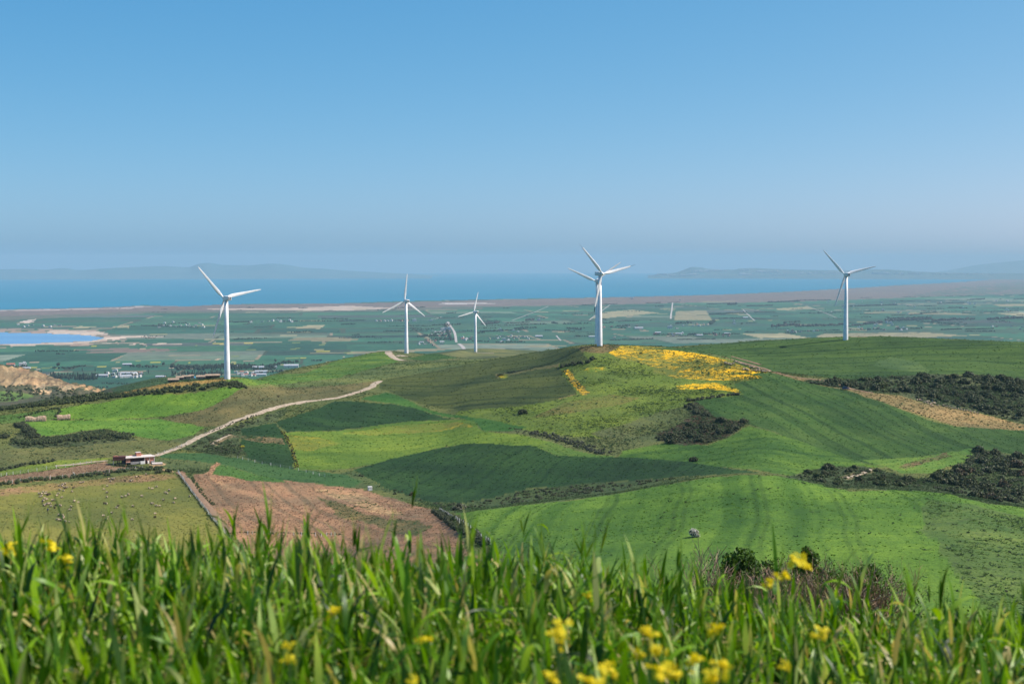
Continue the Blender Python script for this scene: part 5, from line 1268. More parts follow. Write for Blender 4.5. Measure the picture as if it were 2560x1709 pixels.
m_skin = m_plain("skin", (.36,.20,.13), (.32,.18,.12), 8, .6)
m_hair = m_plain("dark hair", (.02,.015,.012), (.015,.012,.01), 8, .7)
def person(px, py, shirt, trousers, label, rz, stick=False, s=1.0):
    g = near_crest(px, py)
    root = empty("person", (g[0], g[1], g[2]), rz); root.scale = (s,)*3; tag(root, label, "person")
    pts = [(0,0,.95),(0,.01,1.12),(0,.0,1.30),(0,-.01,1.45),(0,-.02,1.54),(0,-.035,1.62),(0,-.03,1.70)]
    edges = [(0,1),(1,2),(2,3),(3,4),(4,5),(5,6)]
    rad = [(.155,.11),(.145,.10),(.17,.11),(.10,.08),(.055,.055),(.088,.095),(.08,.085)]
    for sd in (-1, 1):
        k = len(pts); pts += [(.19*sd,0,1.41),(.25*sd,.01,1.16),(.24*sd,-.10,.93),(.23*sd,-.16,.84)]; edges += [(2,k),(k,k+1),(k+1,k+2),(k+2,k+3)]; rad += [.065,.05,.04,.035]
        for f in range(5):
            kk = len(pts); a = (f-1.5)*.018
            pts += [(.23*sd+a*.6, -.185-(.0 if f < 4 else -.03), .80+(.04 if f == 4 else 0)), (.23*sd+a, -.20, .765+(.05 if f == 4 else abs(f-1.5)*.006))]; edges += [(k+3,kk),(kk,kk+1)]; rad += [.010,.008]
        k = len(pts); pts += [(.095*sd,0,.84),(.105*sd,-.02*sd,.48),(.11*sd,.02*sd,.08),(.115*sd,-.12,.03)]; edges += [(0,k),(k,k+1),(k+1,k+2),(k+2,k+3)]; rad += [.095,.065,.05,.042]
    zb = lambda c: 1 if (c.z < .93 and abs(c.x) < .2) else (2 if c.z > 1.5 or c.z < .90 else 0)
    link("body", skin_mesh("body", pts, edges, rad, 0, [shirt, trousers, m_skin], zb, 2), root)
    hb = MB(); hb.blob((0,-.015,1.715), (.095,.105,.075), 0, 12, 8); hb.build("hair", m_hair, root, smooth=True)
    if stick:
        o = MB().tube([(0,0,0),(0,0,1.3)], .018, 6).mesh("walking_stick", m_sh_brown); q = Matrix.Rotation(rz, 3, 'Z') @ Vector((.25,-.2,0))
        tag(link("walking_stick", o, None, (g[0]+q.x, g[1]+q.y, g[2]), (0,0,rz)), "thin stick held by the shepherd in dark clothes", "stick")
m_cl_dark = m_plain("dark cloth", (.02,.022,.028), (.03,.03,.036), 5, .9)
m_cl_blue = m_plain("blue cloth", (.04,.06,.16), (.03,.05,.13), 5, .9)
m_cl_lb = m_plain("light blue cloth", (.10,.20,.36), (.08,.17,.30), 5, .9)
person(105.5, 1260, m_cl_dark, m_cl_dark, "shepherd in dark clothes standing at the left edge of the flock", 1.2)
person(119.5, 1280.5, m_cl_blue, m_cl_dark, "person in a blue top standing alone below the flock", .4)
person(2330.5, 1007, m_cl_lb, m_cl_dark, "person in a light blue top walking with the sheep in the tan pasture", 2.0)

# white birds on the brown strip
m_bird = m_plain("white feathers", (.80,.79,.76), (.72,.71,.68), 9, .8)
m_beak = m_plain("yellow beak", (.55,.34,.05), (.45,.28,.04), 9, .5)
for px, py, k in ((184,1184.5,"left"),(208.5,1186,"right")):
    g = near_crest(px, py); root = empty("white_bird", g, random.uniform(0,6)); tag(root, "small white bird on the brown soil strip, %s of the two" % k, "bird", "white birds on the brown soil")
    pts = [(0,0,.36),(-.14,0,.33),(-.26,0,.30),(.12,0,.42),(.16,0,.54),(.19,0,.62),(.25,0,.63),(.0,.04,.2),(.0,.05,.0),(0,-.04,.2),(0,-.05,0)]
    link("body", skin_mesh("body", pts, [(0,1),(1,2),(0,3),(3,4),(4,5),(5,6),(0,7),(7,8),(0,9),(9,10)], [.11,.09,.03,.06,.035,.045,.03,.018,.012,.018,.012], 0, [m_bird], None, 1), root, None, None, 1.5)
    MB().tube([(.40,0,.945),(.52,0,.92)], [.022,.004], 6).build("beak", m_beak, root)

# ------------------------------------------------------------------ the blue car on the track
m_car = m_plain("dark blue car paint", (.016,.028,.10), (.018,.03,.11), 1, .25, 0, .6)
m_glass = m_plain("car glass", (.02,.03,.035), (.02,.03,.035), 1, .08, 0, .8)
m_tyre = m_plain("tyre rubber", (.015,.015,.015), (.02,.02,.02), 5, .9)
m_rim = m_plain("wheel rim", (.45,.46,.47), (.35,.36,.37), 5, .35)
m_lamp = m_plain("headlight glass", (.75,.76,.74), (.65,.66,.66), 4, .15)
_cp = near_crest(2114, 974); car = empty("parked_car", (_cp[0], _cp[1], _cp[2]+.25), -.2); tag(car, "dark blue car parked on the track beside the scrub", "car")
def car_loft(name, secs, mat, par):
    mb = MB(); n = len(secs[0]); V = [p for s in secs for p in s]
    mb.add(V, [(i*n+k, i*n+(k+1)%n, (i+1)*n+(k+1)%n, (i+1)*n+k) for i in range(len(secs)-1) for k in range(n)] + [tuple(range(n))[::-1], tuple((len(secs)-1)*n+k for k in range(n))])
    me = mb.mesh(name, mat); bevel_mesh(me, .05, 2); return link(name, me, par)
def sec(x, w, z0, z1): return [(x,-w,z0),(x,w,z0),(x,w*1.02,(z0+z1)/2),(x,w*.92,z1),(x,-w*.92,z1),(x,-w*1.02,(z0+z1)/2)]
bd = car_loft("body", [sec(-1.95,.74,.30,.78), sec(-1.6,.84,.24,.90), sec(-.4,.86,.22,.93), sec(.9,.86,.22,.92), sec(1.7,.82,.24,.78), sec(2.0,.68,.30,.62)], m_car, car)
car_loft("cabin", [sec(-1.75,.70,.86,.98), sec(-1.35,.72,.88,1.42), sec(-.2,.74,.88,1.48), sec(.45,.72,.88,1.40), sec(1.05,.68,.86,.98)], m_glass, car)
MB().box((-.45,0,1.475), (1.7,1.26,.06), top=.9).build("roof", m_car, car)
for x in (-1.25, 1.3):
    for sy in (-1, 1):
        w = empty("wheel", (x, .80*sy, .31)); w.parent = car
        MB().tube([(0,-.1,0),(0,.1,0)], [.31,.31], 16).build("tyre", m_tyre, w); MB().tube([(0,.105*sy,0),(0,.06*sy,0)], [.18,.18], 12).build("rim", m_rim, w)
for sy in (-1, 1):
    MB().blob((1.88,.52*sy,.62), (.10,.16,.08), 0, 8, 6).build("headlight", m_lamp, car); MB().box((-1.9,.60*sy,.72), (.08,.22,.14)).build("tail_light", m_plain("red lens", (.4,.02,.02), (.3,.02,.02), 3, .3), car)
# ------------------------------------------------------------------ trees and houses on the plain
m_far_tree = m_plain("far tree foliage", (.030,.050,.026), (.018,.034,.020), 0.5, .95)
m_far_tree2 = m_plain("far bare tree crown", (.075,.070,.055), (.050,.052,.042), 0.5, .95)
m_trunk = m_plain("tree bark", (.10,.075,.055), (.07,.055,.04), 3, .95)
def cypress_mb(mb, c, h, r, m=0):
    n = 7; zs = (0, .12, .35, .65, .88, 1); rs = (.35, .85, 1, .75, .4, .04); V = []
    for z, q in zip(zs, rs):
        for k in range(n):
            a = 6.283*k/n; j = random.uniform(.75, 1.2); V.append((c[0]+r*q*j*math.cos(a), c[1]+r*q*j*math.sin(a), c[2]+z*h))
    return mb.add(V, [(i*n+k, i*n+(k+1)%n, (i+1)*n+(k+1)%n, (i+1)*n+k) for i in range(len(zs)-1) for k in range(n)], m)
def round_mb(mb, c, h, r, m=0):
    for _ in range(3):
        a = random.uniform(0, 6.283); q = r*random.uniform(.5, .8)
        mb.blob((c[0]+r*.45*math.cos(a), c[1]+r*.45*math.sin(a), c[2]+h*random.uniform(.45,.72)), (q, q, h*random.uniform(.26,.36)), m, 6, 4, .18)
    return mb
def belt(x0, y0, x1, y1, h, dens=1.0, kind="round", rows=1, mat=None, gap=0.0):
    """a belt of far trees along a line on the plain; h in metres"""
    mb = MB(); xa, ya, _ = (float(q) for q in plain_at(x0, y0)); xb, yb, _ = (float(q) for q in plain_at(x1, y1))
    L = math.hypot(xb-xa, yb-ya); n = int(max(3, min(240, L/(h*(.42 if kind == "cypress" else .75))*dens)))
    for k in range(n):
        u = (k+random.uniform(-.4,.4))/n
        if gap and math.sin(u*L/90+x0)+math.sin(u*L/37) < gap: continue
        x, y = xa+(xb-xa)*u, ya+(yb-ya)*u; d = math.hypot(x, y)
        oo = random.uniform(-1, 1)*rows*h*.9; x += oo*x/d; y += oo*y/d
        hh = h*random.uniform(.6, 1.15); z = float(plain_z(np.array([x]), np.array([y]))[0])-.5
        (cypress_mb if kind == "cypress" and random.random() < .8 else round_mb)(mb, (x, y, z), hh, hh*(.17 if kind == "cypress" else .5))
    if not mb.v: return
    o = mb.build("tree_belt", mat or m_far_tree, smooth=False); tag(o, kind="stuff"); return o
for a in ((125,945,240,947,16,2.4,"cypress",3), (135,946,250,948,10,1,"round",2), (200,944,250,942,13,1,"cypress",1), (262,940,300,938,12,.7,"cypress",1), (300,941,360,938,12,1.3,"cypress",2), (330,920,396,918,9,1.2,"round",3),
          (430,924,500,922,14,2.4,"round",4), (500,923,640,921,14,2.6,"cypress",4), (440,921,640,917,12,1.6,"round",3), (430,937,560,936,13,2.0,"cypress",3), (520,936,560,936,10,1,"cypress",2), (575,922,690,919,13,1.6,"cypress",3), (640,927,690,924,10,1.3,"round",2),
          (672,917,700,914,11,1.2,"round",2), (700,910,750,907,10,1.4,"round",1), (780,903,812,903,8,1,"round",1), (20,918,75,918,8,1,"round",2), (75,928,110,929,7,.7,"round",2), (135,922,190,922,7,1,"round",2), (185,918,215,915,6,1,"round",1),
          (150,962,215,966,6,1.2,"round",3), (205,972,275,968,6,1.0,"round",3), (90,880,200,878,7,1.0,"round",1), (140,886,165,886,6,1,"round",1), (395,812,470,808,7,.8,"round",1), (575,806,860,803,8,.8,"round",1,None,-.4), (380,816,500,820,6,.6,"round",1,None,0),
          (850,803,915,801,7,1,"round",1), (960,829,1070,827,6,1,"round",1), (970,816,1080,815,6,.8,"round",1), (880,838,900,837,6,1,"round",1), (920,857,985,856,6,1.2,"round",1), (1000,858,1008,858,6,1,"round",1),
          (1078,834,1128,831,6,.8,"round",3), (1075,842,1130,840,6,.8,"round",3), (1095,822,1128,820,6,.8,"round",2), (1070,852,1140,850,8,.8,"round",3,None,-.3), (1112,812,1128,852,9,.8,"round",1), (1060,840,1125,838,9,.9,"round",3), (1150,828,1190,827,7,.7,"round",1), (1200,830,1320,824,8,1.2,"round",1), (1205,812,1250,808,12,1.1,"round",2,m_far_tree2), (1288,822,1345,820,10,1.2,"round",1),
          (1315,803,1335,802,14,1.3,"round",2,m_far_tree2), (1290,813,1370,811,8,1,"round",1), (1380,808,1395,810,10,1,"round",1), (1360,826,1440,828,7,1,"round",1), (1240,857,1330,855,7,1,"round",1,None,-.3), (1180,854,1225,855,6,1,"round",1),
          (1400,810,1500,809,8,.9,"round",1,None,-.3), (1502,809,1536,807,8,1.1,"round",1), (1530,818,1575,816,10,.9,"round",2), (1418,822,1456,825,9,1,"round",1), (1523,851,1635,848,6,1.2,"round",1), (1696,850,1790,848,5,1.2,"round",1), (1626,838,1700,837,7,1.3,"round",2,None,-.5), (1720,838,1790,836,9,1.2,"round",2), (1790,838,1850,835,7,1,"round",1,None,-.3),
          (1688,810,1732,808,11,.9,"round",1), (1776,812,1785,806,16,1.5,"round",1), (1775,787,1868,782,9,1.2,"round",1), (1798,797,1862,795,7,.6,"round",1), (1768,761,1835,759,8,1.2,"round",1), (1820,763,1843,762,16,1.4,"round",2), (1867,766,1933,764,9,1.4,"round",1), (1920,757,2000,754,12,1.3,"round",1), (1985,752,2110,750,9,1.3,"round",2,None,-.5),
          (1930,818,2000,814,16,1.2,"round",2,m_far_tree2), (1990,818,2110,814,13,1.5,"round",3,m_far_tree2), (2118,816,2160,814,11,1.2,"round",2,m_far_tree2), (2160,812,2205,808,14,1.3,"round",2,m_far_tree2), (2215,804,2330,799,14,1.5,"round",3,m_far_tree2), (2220,797,2330,795,10,1.4,"round",2), (2330,804,2390,800,14,1.4,"round",2,m_far_tree2), (2390,801,2436,799,13,1.3,"round",2,m_far_tree2),
          (2470,800,2560,796,15,1.3,"round",2,m_far_tree2), (2122,767,2245,763,11,1.5,"round",2), (2160,779,2215,778,8,.6,"round",1), (2300,784,2345,782,8,.8,"round",1), (2343,760,2412,758,9,1.3,"round",2), (2425,750,2462,748,10,1.3,"round",2), (2353,825,2406,823,7,1.5,"round",1), (2413,824,2484,822,6,1.5,"round",1), (2240,824,2305,822,9,1.1,"round",2), (2125,826,2180,825,7,1,"round",1), (2290,804,2400,812,8,.6,"round",2),
          (2370,770,2440,768,8,1,"round",1,None,-.4), (2320,773,2420,771,8,1,"round",1,None,-.3), (2480,780,2550,778,8,.7,"round",1), (1880,796,1930,800,4,.7,"round",1), (1500,795,1516,800,5,.7,"round",1), (1640,758,1652,757,7,1,"round",1), (1615,758,1645,757,6,1,"round",1), (1640,767,1660,766,9,1,"round",1), (1455,763,1545,760,7,1,"round",1), (1670,757,1700,756,6,1,"round",1), (1960,830,2100,826,6,.8,"round",2,None,-.2), (1960,834,1990,833,7,1,"round",2),
          (2060,832,2110,830,5,.9,"round",1), (2130,836,2300,834,3,.5,"round",1,None,.3), (700,780,860,777,5,.6,"round",1,None,.2), (1000,788,1250,783,5,.6,"round",1,None,.1), (1100,795,1230,793,6,.6,"round",1,None,.1), (2150,745,2560,738,7,.8,"round",1,None,.1), (2250,753,2560,748,7,.8,"round",1,None,.1),
          (2560,800,2700,795,14,1.2,"round",2,m_far_tree2), (-140,925,0,921,9,1,"round",2), (-200,950,120,955,7,1,"round",3,None,-.2), (230,960,420,957,5,.9,"round",3,None,-.2), (640,934,720,928,7,.9,"round",2)):
    belt(*a)
_rb = random.Random(77)
for _ in range(110):
    px = _rb.uniform(300, 2600); py = _rb.uniform(764, 850); w = _rb.uniform(15, 90)
    belt(px, py, px+w, py-w*_rb.uniform(-.01, .05), _rb.uniform(4, 8), _rb.uniform(.5, 1.2), "round", 1, m_far_tree2 if _rb.random() < .3 else None, _rb.uniform(-.6, .2))
# single trees that stand out
def tree_mesh(kind):
    mb = MB(); mb.tube([(0,0,-.3),(0,0,2.4)], [.3,.22], 5, 1)
    if kind: cypress_mb(mb, (0,0,.6), 12, 1.5)
    else: round_mb(mb, (0,0,0), 10, 4.6)
    return mb.mesh("tree", [m_far_tree, m_trunk])
ME_T = [tree_mesh(1), tree_mesh(1), tree_mesh(0), tree_mesh(0)]
for px, py, k, s, lab in ((371,933,1,1.0,"tall dark cypress alone on the plain, left of the long dark tree belt"), (408,914,2,1.05,"round dark tree alone on the plain above the long tree belt"), (430,933,0,1.2,"slim cypress at the left end of the lower tree belt"), (486,926,1,1.0,"cypress among the trees right of the slim one, close to the leftmost turbine"),
                     (412,945,0,.8,"small cypress on the left of the narrow cream house"), (416.5,945,0,.8,"small cypress on the right of the narrow cream house"), (206,928,1,.9,"thin cypress rising above the left cypress row"), (238,929,0,.9,"thin cypress at the right end of the left cypress row"),
                     (1318,791,2,.8,"dark round tree where a pale lane crosses the plain"), (1829,764,2,1.3,"large dark tree standing above the far tree row"), (1962,811,2,1.6,"tallest round tree in the belt left of the rightmost turbine"), (1855,812,2,1.2,"round dark tree at the left end of the wide tree belt"),
                     (145,917,2,1.3,"dark tree with a pointed crown by the farm left of the cypress row"), (690,906,2,1.1,"dark round tree left of the flat-topped tree row"), (1697,811,3,1.3,"round dark tree beside the small farm on the plain"), (1284,845,3,.7,"small tree beside the low white houses")):
    x, y, z = (float(q) for q in plain_at(px, py))
    tag(link("tree", ME_T[k], None, (x, y, z-.2), (0,0,random.uniform(0,6)), s), lab, "tree")

m_wall = [m_plain("white wall", (.66,.65,.63), (.54,.53,.51), .3, .9), m_plain("cream wall", (.62,.52,.40), (.55,.46,.36), .3, .9), m_plain("grey wall", (.40,.39,.38), (.33,.32,.31), .3, .9), m_plain("pink brick wall", (.50,.30,.24), (.42,.26,.21), .3, .9)]
m_roof = m_plain("red tile roof", (.34,.13,.08), (.26,.10,.065), .5, .9)
m_roofg = m_plain("grey sheet roof", (.42,.44,.46), (.34,.36,.38), .3, .6)
m_pane = m_plain("dark window", (.03,.035,.04), (.02,.025,.03), 1, .3)
def house_mesh(w, d, h, wall, roof=None, floors=1):
    mb = MB(); mb.box((0,0,h/2-.5), (w,d,h+1), 0)
    if roof:
        mb.add([(-w/2-.4,-d/2-.4,h),(w/2+.4,-d/2-.4,h),(w/2+.4,d/2+.4,h),(-w/2-.4,d/2+.4,h),(-w/2-.4,0,h+d*.28),(w/2+.4,0,h+d*.28)], [(0,1,5,4),(2,3,4,5),(0,4,3),(1,2,5),(3,2,1,0)], 1)
    else:
        for (x, y, sx, sy) in ((0,-d/2+.1,w,.2),(0,d/2-.1,w,.2),(-w/2+.1,0,.2,d-.4),(w/2-.1,0,.2,d-.4)): mb.box((x,y,h+.25), (sx,sy,.5), 0)
        if floors > 1 or random.random() < .5: mb.box((w*.22,d*.1,h+1.2), (w*.35,d*.45,2.2), 0)
    nwin = max(2, int(w/3.2))
    for f in range(floors):
        for k in range(nwin):
            x = -w/2+w*(k+.5)/nwin; mb.box((x,-d/2-.03,(f+.55)*h/floors), (1.1,.1,1.2), 2); mb.box((x,d/2+.03,(f+.55)*h/floors), (1.1,.1,1.2), 2)
    mb.box((-w*.18,-d/2-.04,1.0), (1.0,.12,2.0), 2)
    for y in (-d*.2, d*.2): mb.box((w/2+.03,y,h*.55), (.1,1.1,1.2), 2); mb.box((-w/2-.03,y,h*.55), (.1,1.1,1.2), 2)
    return mb.mesh("house", [wall, roof or wall, m_pane])
HM = {"white": house_mesh(11,9,4.2,m_wall[0]), "two": house_mesh(13,10,7.5,m_wall[0],None,2), "cream": house_mesh(10,9,4.4,m_wall[1]), "grey": house_mesh(14,9,4.2,m_wall[2]), "pink": house_mesh(11,9,5,m_wall[3]), "red": house_mesh(13,9,4,m_wall[0],m_roof), "barn": house_mesh(34,12,5,m_wall[0],m_roofg), "shed": house_mesh(24,10,4,m_wall[2],m_roofg)}
def put_house(px, py, kind, label, group=None, s=1.0, rz=None):
    x, y, z = (float(q) for q in plain_at(px, py)); z = float(plain_z(np.array([x]), np.array([y]))[0])
    tag(link("house" if kind not in ("barn", "shed") else "barn", HM[kind], None, (x, y, z), (0,0,random.choice([.1,.5,-.3,1.4]) if rz is None else rz), s*random.uniform(.9,1.1)), label, "house" if kind not in ("barn", "shed") else "barn", group)
KINDS = ["white","white","two","grey","cream","pink","red","shed"]
def cluster(x0, x1, y0, y1, n, label, group, kinds=KINDS, sep=4, s=1.0):
    for q in scatter([(x0,y0),(x1,y0),(x1,y1),(x0,y1)], n, sep): put_house(q[0], q[1], random.choice(kinds), label, group, s)
cluster(1078, 1128, 826, 842, 26, "small grey house in the dense village left of the straight pale road", "village houses left of the pale road", ["grey","grey","cream","pink","white"], 4, .72)
cluster(1104, 1128, 808, 826, 9, "small house at the far end of the village along the pale road", "village houses at the far end of the pale road", ["grey","white","pink"], 4, .8)
cluster(1046, 1105, 852, 864, 9, "low house in the near part of the village left of the road bend", "village houses left of the road bend", ["grey","shed","pink"], 7, .75)
cluster(1152, 1180, 844, 852, 6, "small house just right of the straight pale road", "houses right of the pale road", sep=6)
cluster(1222, 1322, 838, 848, 16, "small house in the row of houses right of the farthest turbine", "houses right of the farthest turbine", ["grey","white","pink","cream","grey"], 7, .8)
cluster(1228, 1300, 822, 830, 5, "small pale house in the tree line above the row of houses", "houses in the tree line", ["white","grey"], 9)
cluster(1250, 1275, 850, 857, 3, "white house in the trees below the row of houses", "houses below the row", ["white","two"], 8)
cluster(930, 1025, 801, 804, 7, "white house in the row left of the village on the plain", "white houses left of the village", ["white","two","pink"], 8)
cluster(380, 510, 804, 820, 15, "small white house scattered on the plain left of the leftmost turbine", "white houses left of the leftmost turbine", ["white","grey","white"], 7)
cluster(620, 730, 801, 806, 9, "small white house in the tree row right of the leftmost turbine tower", "white houses right of the leftmost turbine", ["white","two","grey"], 8)
cluster(45, 170, 812, 818, 8, "small white house behind the lagoon on the plain", "white houses behind the lagoon", ["white","grey"], 10)
cluster(255, 355, 934, 946, 15, "white house with red or flat roof among the cypresses at the foot of the hills", "white houses among the cypresses", ["white","red","white","barn"], 9, .9)
cluster(576, 652, 931, 940, 12, "white house right of the leftmost turbine tower at the foot of the hills", "white houses at the foot of the hills", ["white","grey","red","white"], 8, .85)
cluster(1500, 1720, 814, 822, 8, "small house in the tree lines right of the yellow hilltop turbine", "houses in the tree lines right of the hilltop turbine", ["white","pink","cream","grey"], 10)
cluster(1730, 1775, 810, 815, 6, "pale house in the small hamlet above the dark green hill", "hamlet houses above the dark green hill", ["white","cream","pink"], 6)
cluster(1630, 1850, 833, 841, 13, "grey or white house in the near tree row behind the dark green hill", "houses in the near tree row", ["grey","white","pink","shed"], 9)
cluster(1960, 2050, 826, 832, 8, "pink or white house left of the rightmost turbine tower", "houses left of the rightmost turbine", ["pink","grey","white"], 8)
cluster(2120, 2310, 818, 827, 12, "small house in the tree row right of the rightmost turbine", "houses right of the rightmost turbine", ["grey","white","pink"], 9)
cluster(2480, 2600, 816, 824, 9, "small grey or pink house near the right edge of the photo", "houses near the right edge", ["grey","pink","white"], 8)
cluster(2180, 2240, 806, 815, 5, "white house in front of the thick tree belt", "houses before the thick tree belt", ["white","white","two"], 8)
cluster(2060, 2560, 752, 786, 18, "tiny white house far out on the plain at the right", "far white houses at the right", ["white","two"], 16)
for a in ((1120,826,"two","two-storey white building in the middle of the village",1.6,0.1), (1107,826,"two","square white building left of the two-storey village building",1.3,.3), (1036,803,"two","large pale building at the right end of the white houses row",1.5,.2), (1077.5,802,"white","white house alone beside the lane above the village",1.3,.1), (1347,802,"two","white house alone right of the bare tree clump",1.3,.1), (1347,843,"shed","long grey barn at the right end of the row of houses",1.1,.1),
          (27,916,"red","large white villa with a red roof left on the plain",1.7,.2), (57,917,"two","white tower-like house right of the white villa",1.5,.4), (62,923,"barn","long white wall below the white villa",.9,.05), (288,929,"white","white flat house above the cypresses",1.2,.1), (318,914,"shed","long grey roofed barn in front of the round wood",1.0,.1), (325,913,"white","white gable beside the long grey roofed barn",.8,.1),
          (401,944,"shed","grey shed left of the narrow cream house",.9,.1), (412.5,943,"cream","narrow cream house between two small cypresses",.6,.4), (604,919,"barn","white barn with a grey roof in front of the tree belt",.8,.1), (646,921,"barn","long white barn with a row of windows right of the tree belt",.95,.1), (653,932,"barn","white glasshouse-like barn at the foot of the hills",1.0,.1), (652,938.5,"barn","lower white barn just in front of the glasshouse-like barn",.9,.1), (728,918,"barn","long white barn at the edge of the trees by the green slope",1.2,.1), (688,919,"white","white house at the right end of the dark trees",1.0,.2), (352,937,"two","white house with a tower at the right end of the cypresses",.8,.2),
          (1480,843,"barn","white barn left of the hilltop turbine tower",.8,.1), (1536,845,"cream","cream house right of the hilltop turbine tower",.9,.2), (1597,822,"barn","long white barn in the middle of the plain",1.0,.1), (1675,821,"two","white block house in the middle of the plain",1.4,.1), (1638,837,"pink","pink house in the near tree row",1.5,.1), (1835,810,"white","white house with a low tower above the dark hill",1.1,.1), (1835,804,"two","tall narrow white building above the dark hill",.8,.1), (1863,795,"barn","white farm at the end of the dotted tree row",.9,.1), (1580,748,"two","tiny white building close to the beach",1.4,.1), (1700,751,"two","tiny white building on the marsh",1.2,.1), (2204,757,"two","small white tower on the plain right of the rightmost turbine",1.3,.1), (2424,760,"two","small white tower house far right on the plain",1.2,.1), (2437,760,"two","second small white tower house far right, just beside the first",1.0,.1), (2516,774,"white","white house in a gap of the trees far right",1.3,.1), (2270,784,"white","white hut at the left end of the pale stripe field",1.1,.1)):
    put_house(a[0], a[1], a[2], a[3], None, a[4], a[5])
# white town on the headland, too far to tell its houses apart
_mb = MB()
_hx = np.array([p for p, _ in HD], float); _hy = np.array([[r] for _, r in HD], float)
def town(x0, x1, y0, y1, n, w):
    for _ in range(n):
        px = random.uniform(x0, x1); u = (px-x0)/(x1-x0); py = y0+(y1-y0)*u+random.uniform(-1.2, 1.2)
        az, t = (float(q) for q in px_dir(px, py)); cr = float(pchip_eval(_hx, _hy, np.array([px]))[0,0])
        zc = EYE - float(px_dir(px, cr)[1])*26700
        for v in np.linspace(-.98, -.02, 60):      # walk up the slope of the headland to the row of the house
            d = 25800+900*(v+1); z = -d*d/(2*R_EARTH)-8; z = z+(zc-z)*(1-abs(v))**.85
            if (EYE-z)/d <= t: break
        x, y = math.sin(az)*d, math.cos(az)*d
        _mb.box((x, y, z), (w*random.uniform(.6,1.7), 34, w*random.uniform(.5,.9)), rz=-az)
for a in ((1622,1665,690,685,26), (1640,1665,685,686,26), (1675,1690,689,690,10), (1697,1745,690,686,40), (1730,1800,679,676,54), (1795,1815,676,678,10), (1850,1880,687,688,12), (1852,1876,685,688,34), (1850,1872,677,676,10), (1890,1950,680,680,26), (1930,1960,688,688,12), (2000,2110,684,682,36), (2180,2300,683,684,32), (2330,2480,685,686,26)): town(*a, 42)
tag(_mb.build("town", m_wall[0]), kind="stuff")

# ------------------------------------------------------------------ tufts of crop and weeds over the hills
def tufts():
    g = np.random.default_rng(11)
    inf = (AZ > px_dir(-60,1000)[0]) & (AZ < px_dir(2620,1000)[0])
    D = GD; cand = np.nonzero(((D > 230) & (D < 1260) & inf[None]).ravel())[0]
    # keep the side of the hills that the eye can meet
    run = np.minimum.accumulate(np.where(D > 100, GTN, 9), axis=0)
    vis = (GTN <= run+0.0012).ravel(); cand = cand[vis[cand]]
    fx = _fx; cA = _cA; cB = _cB
    wgt = np.clip(fx[cand, 3]-.05, 0, 1)*np.clip(.5+1.8*fbm(GX.ravel()[cand]/22, GY.ravel()[cand]/22, 3, 141), .05, 2) + .03
    soil = (cA[cand,0] > cA[cand,1]*1.25); wgt = np.where(soil, .10, wgt)
    n = 110000; k = g.choice(cand, n, p=wgt/wgt.sum())
    x = GX.ravel()[k]+g.uniform(-.6,.6,n); y = GY.ravel()[k]+g.uniform(-2.2,2.2,n); z = hill_z(x, y)
    weed = (g.random(n) < fx[k,3]*.34) & (fx[k,3] > .08)
    h = np.where(weed, g.uniform(.22,.62,n), g.uniform(.10,.26,n)); w = h*g.uniform(.9,1.7,n)*np.where(weed, 1.0, 1.8)
    d = np.hypot(x, y); h *= np.clip(d/650, .7, 1.25); w *= np.clip(d/650, .7, 1.3)
    base = np.where(g.random(n)[:,None] < .5, cA[k], cB[k])*g.uniform(.85, 1.45, n)[:,None]
    wcol = np.array([.045,.075,.030])*g.uniform(.8,2.0,n)[:,None]
    col = np.where(weed[:,None], wcol, base)
    fl = (g.random(n) < np.clip(fx[k,2]-.28,0,1)*.35); col[fl] = np.array([.66,.43,.010]); 
    VV = []; 
    for j in range(3):
        a = g.uniform(0, 6.283, n); ca, sa = np.cos(a), np.sin(a)
        lx, ly = g.normal(0,1,n)*h*1.6, g.normal(0,1,n)*h*1.6
        p0 = np.stack([x-ca*w/2, y-sa*w/2, z-.05], 1); p1 = np.stack([x+ca*w/2, y+sa*w/2, z-.05], 1)
        p2 = np.stack([x+ca*w*.28+lx, y+sa*w*.28+ly, z+h*g.uniform(.7,1,n)], 1); p3 = np.stack([x-ca*w*.3+lx, y-sa*w*.3+ly, z+h], 1)
        VV.append(np.stack([p0,p1,p2,p3], 1))
    V = np.stack(VV, 1).reshape(-1, 3)
    C = np.repeat(col, 12, 0)
    m, nt, b = new_mat("crop tufts")
    a = nd(nt, "ShaderNodeAttribute", attribute_name="cA"); nt.links.new(a.outputs["Color"], b.inputs["Base Color"]); b.inputs["Roughness"].default_value = .8; b.inputs["Specular IOR Level"].default_value = .1
    t = nd(nt, "ShaderNodeBsdfTranslucent"); nt.links.new(a.outputs["Color"], t.inputs[0]); mx = nd(nt, "ShaderNodeMixShader"); mx.inputs[0].default_value = .5
    nt.links.new(b.outputs[0], mx.inputs[1]); nt.links.new(t.outputs[0], mx.inputs[2]); nt.links.new(mx.outputs[0], nt.nodes["Material Output"].inputs[0])
    me = mesh_np("ground_cover", V, np.arange(len(V)).reshape(-1, 4), [m], False); set_attr(me, "cA", C)
    tag(link("ground_cover", me), kind="stuff")
tufts()

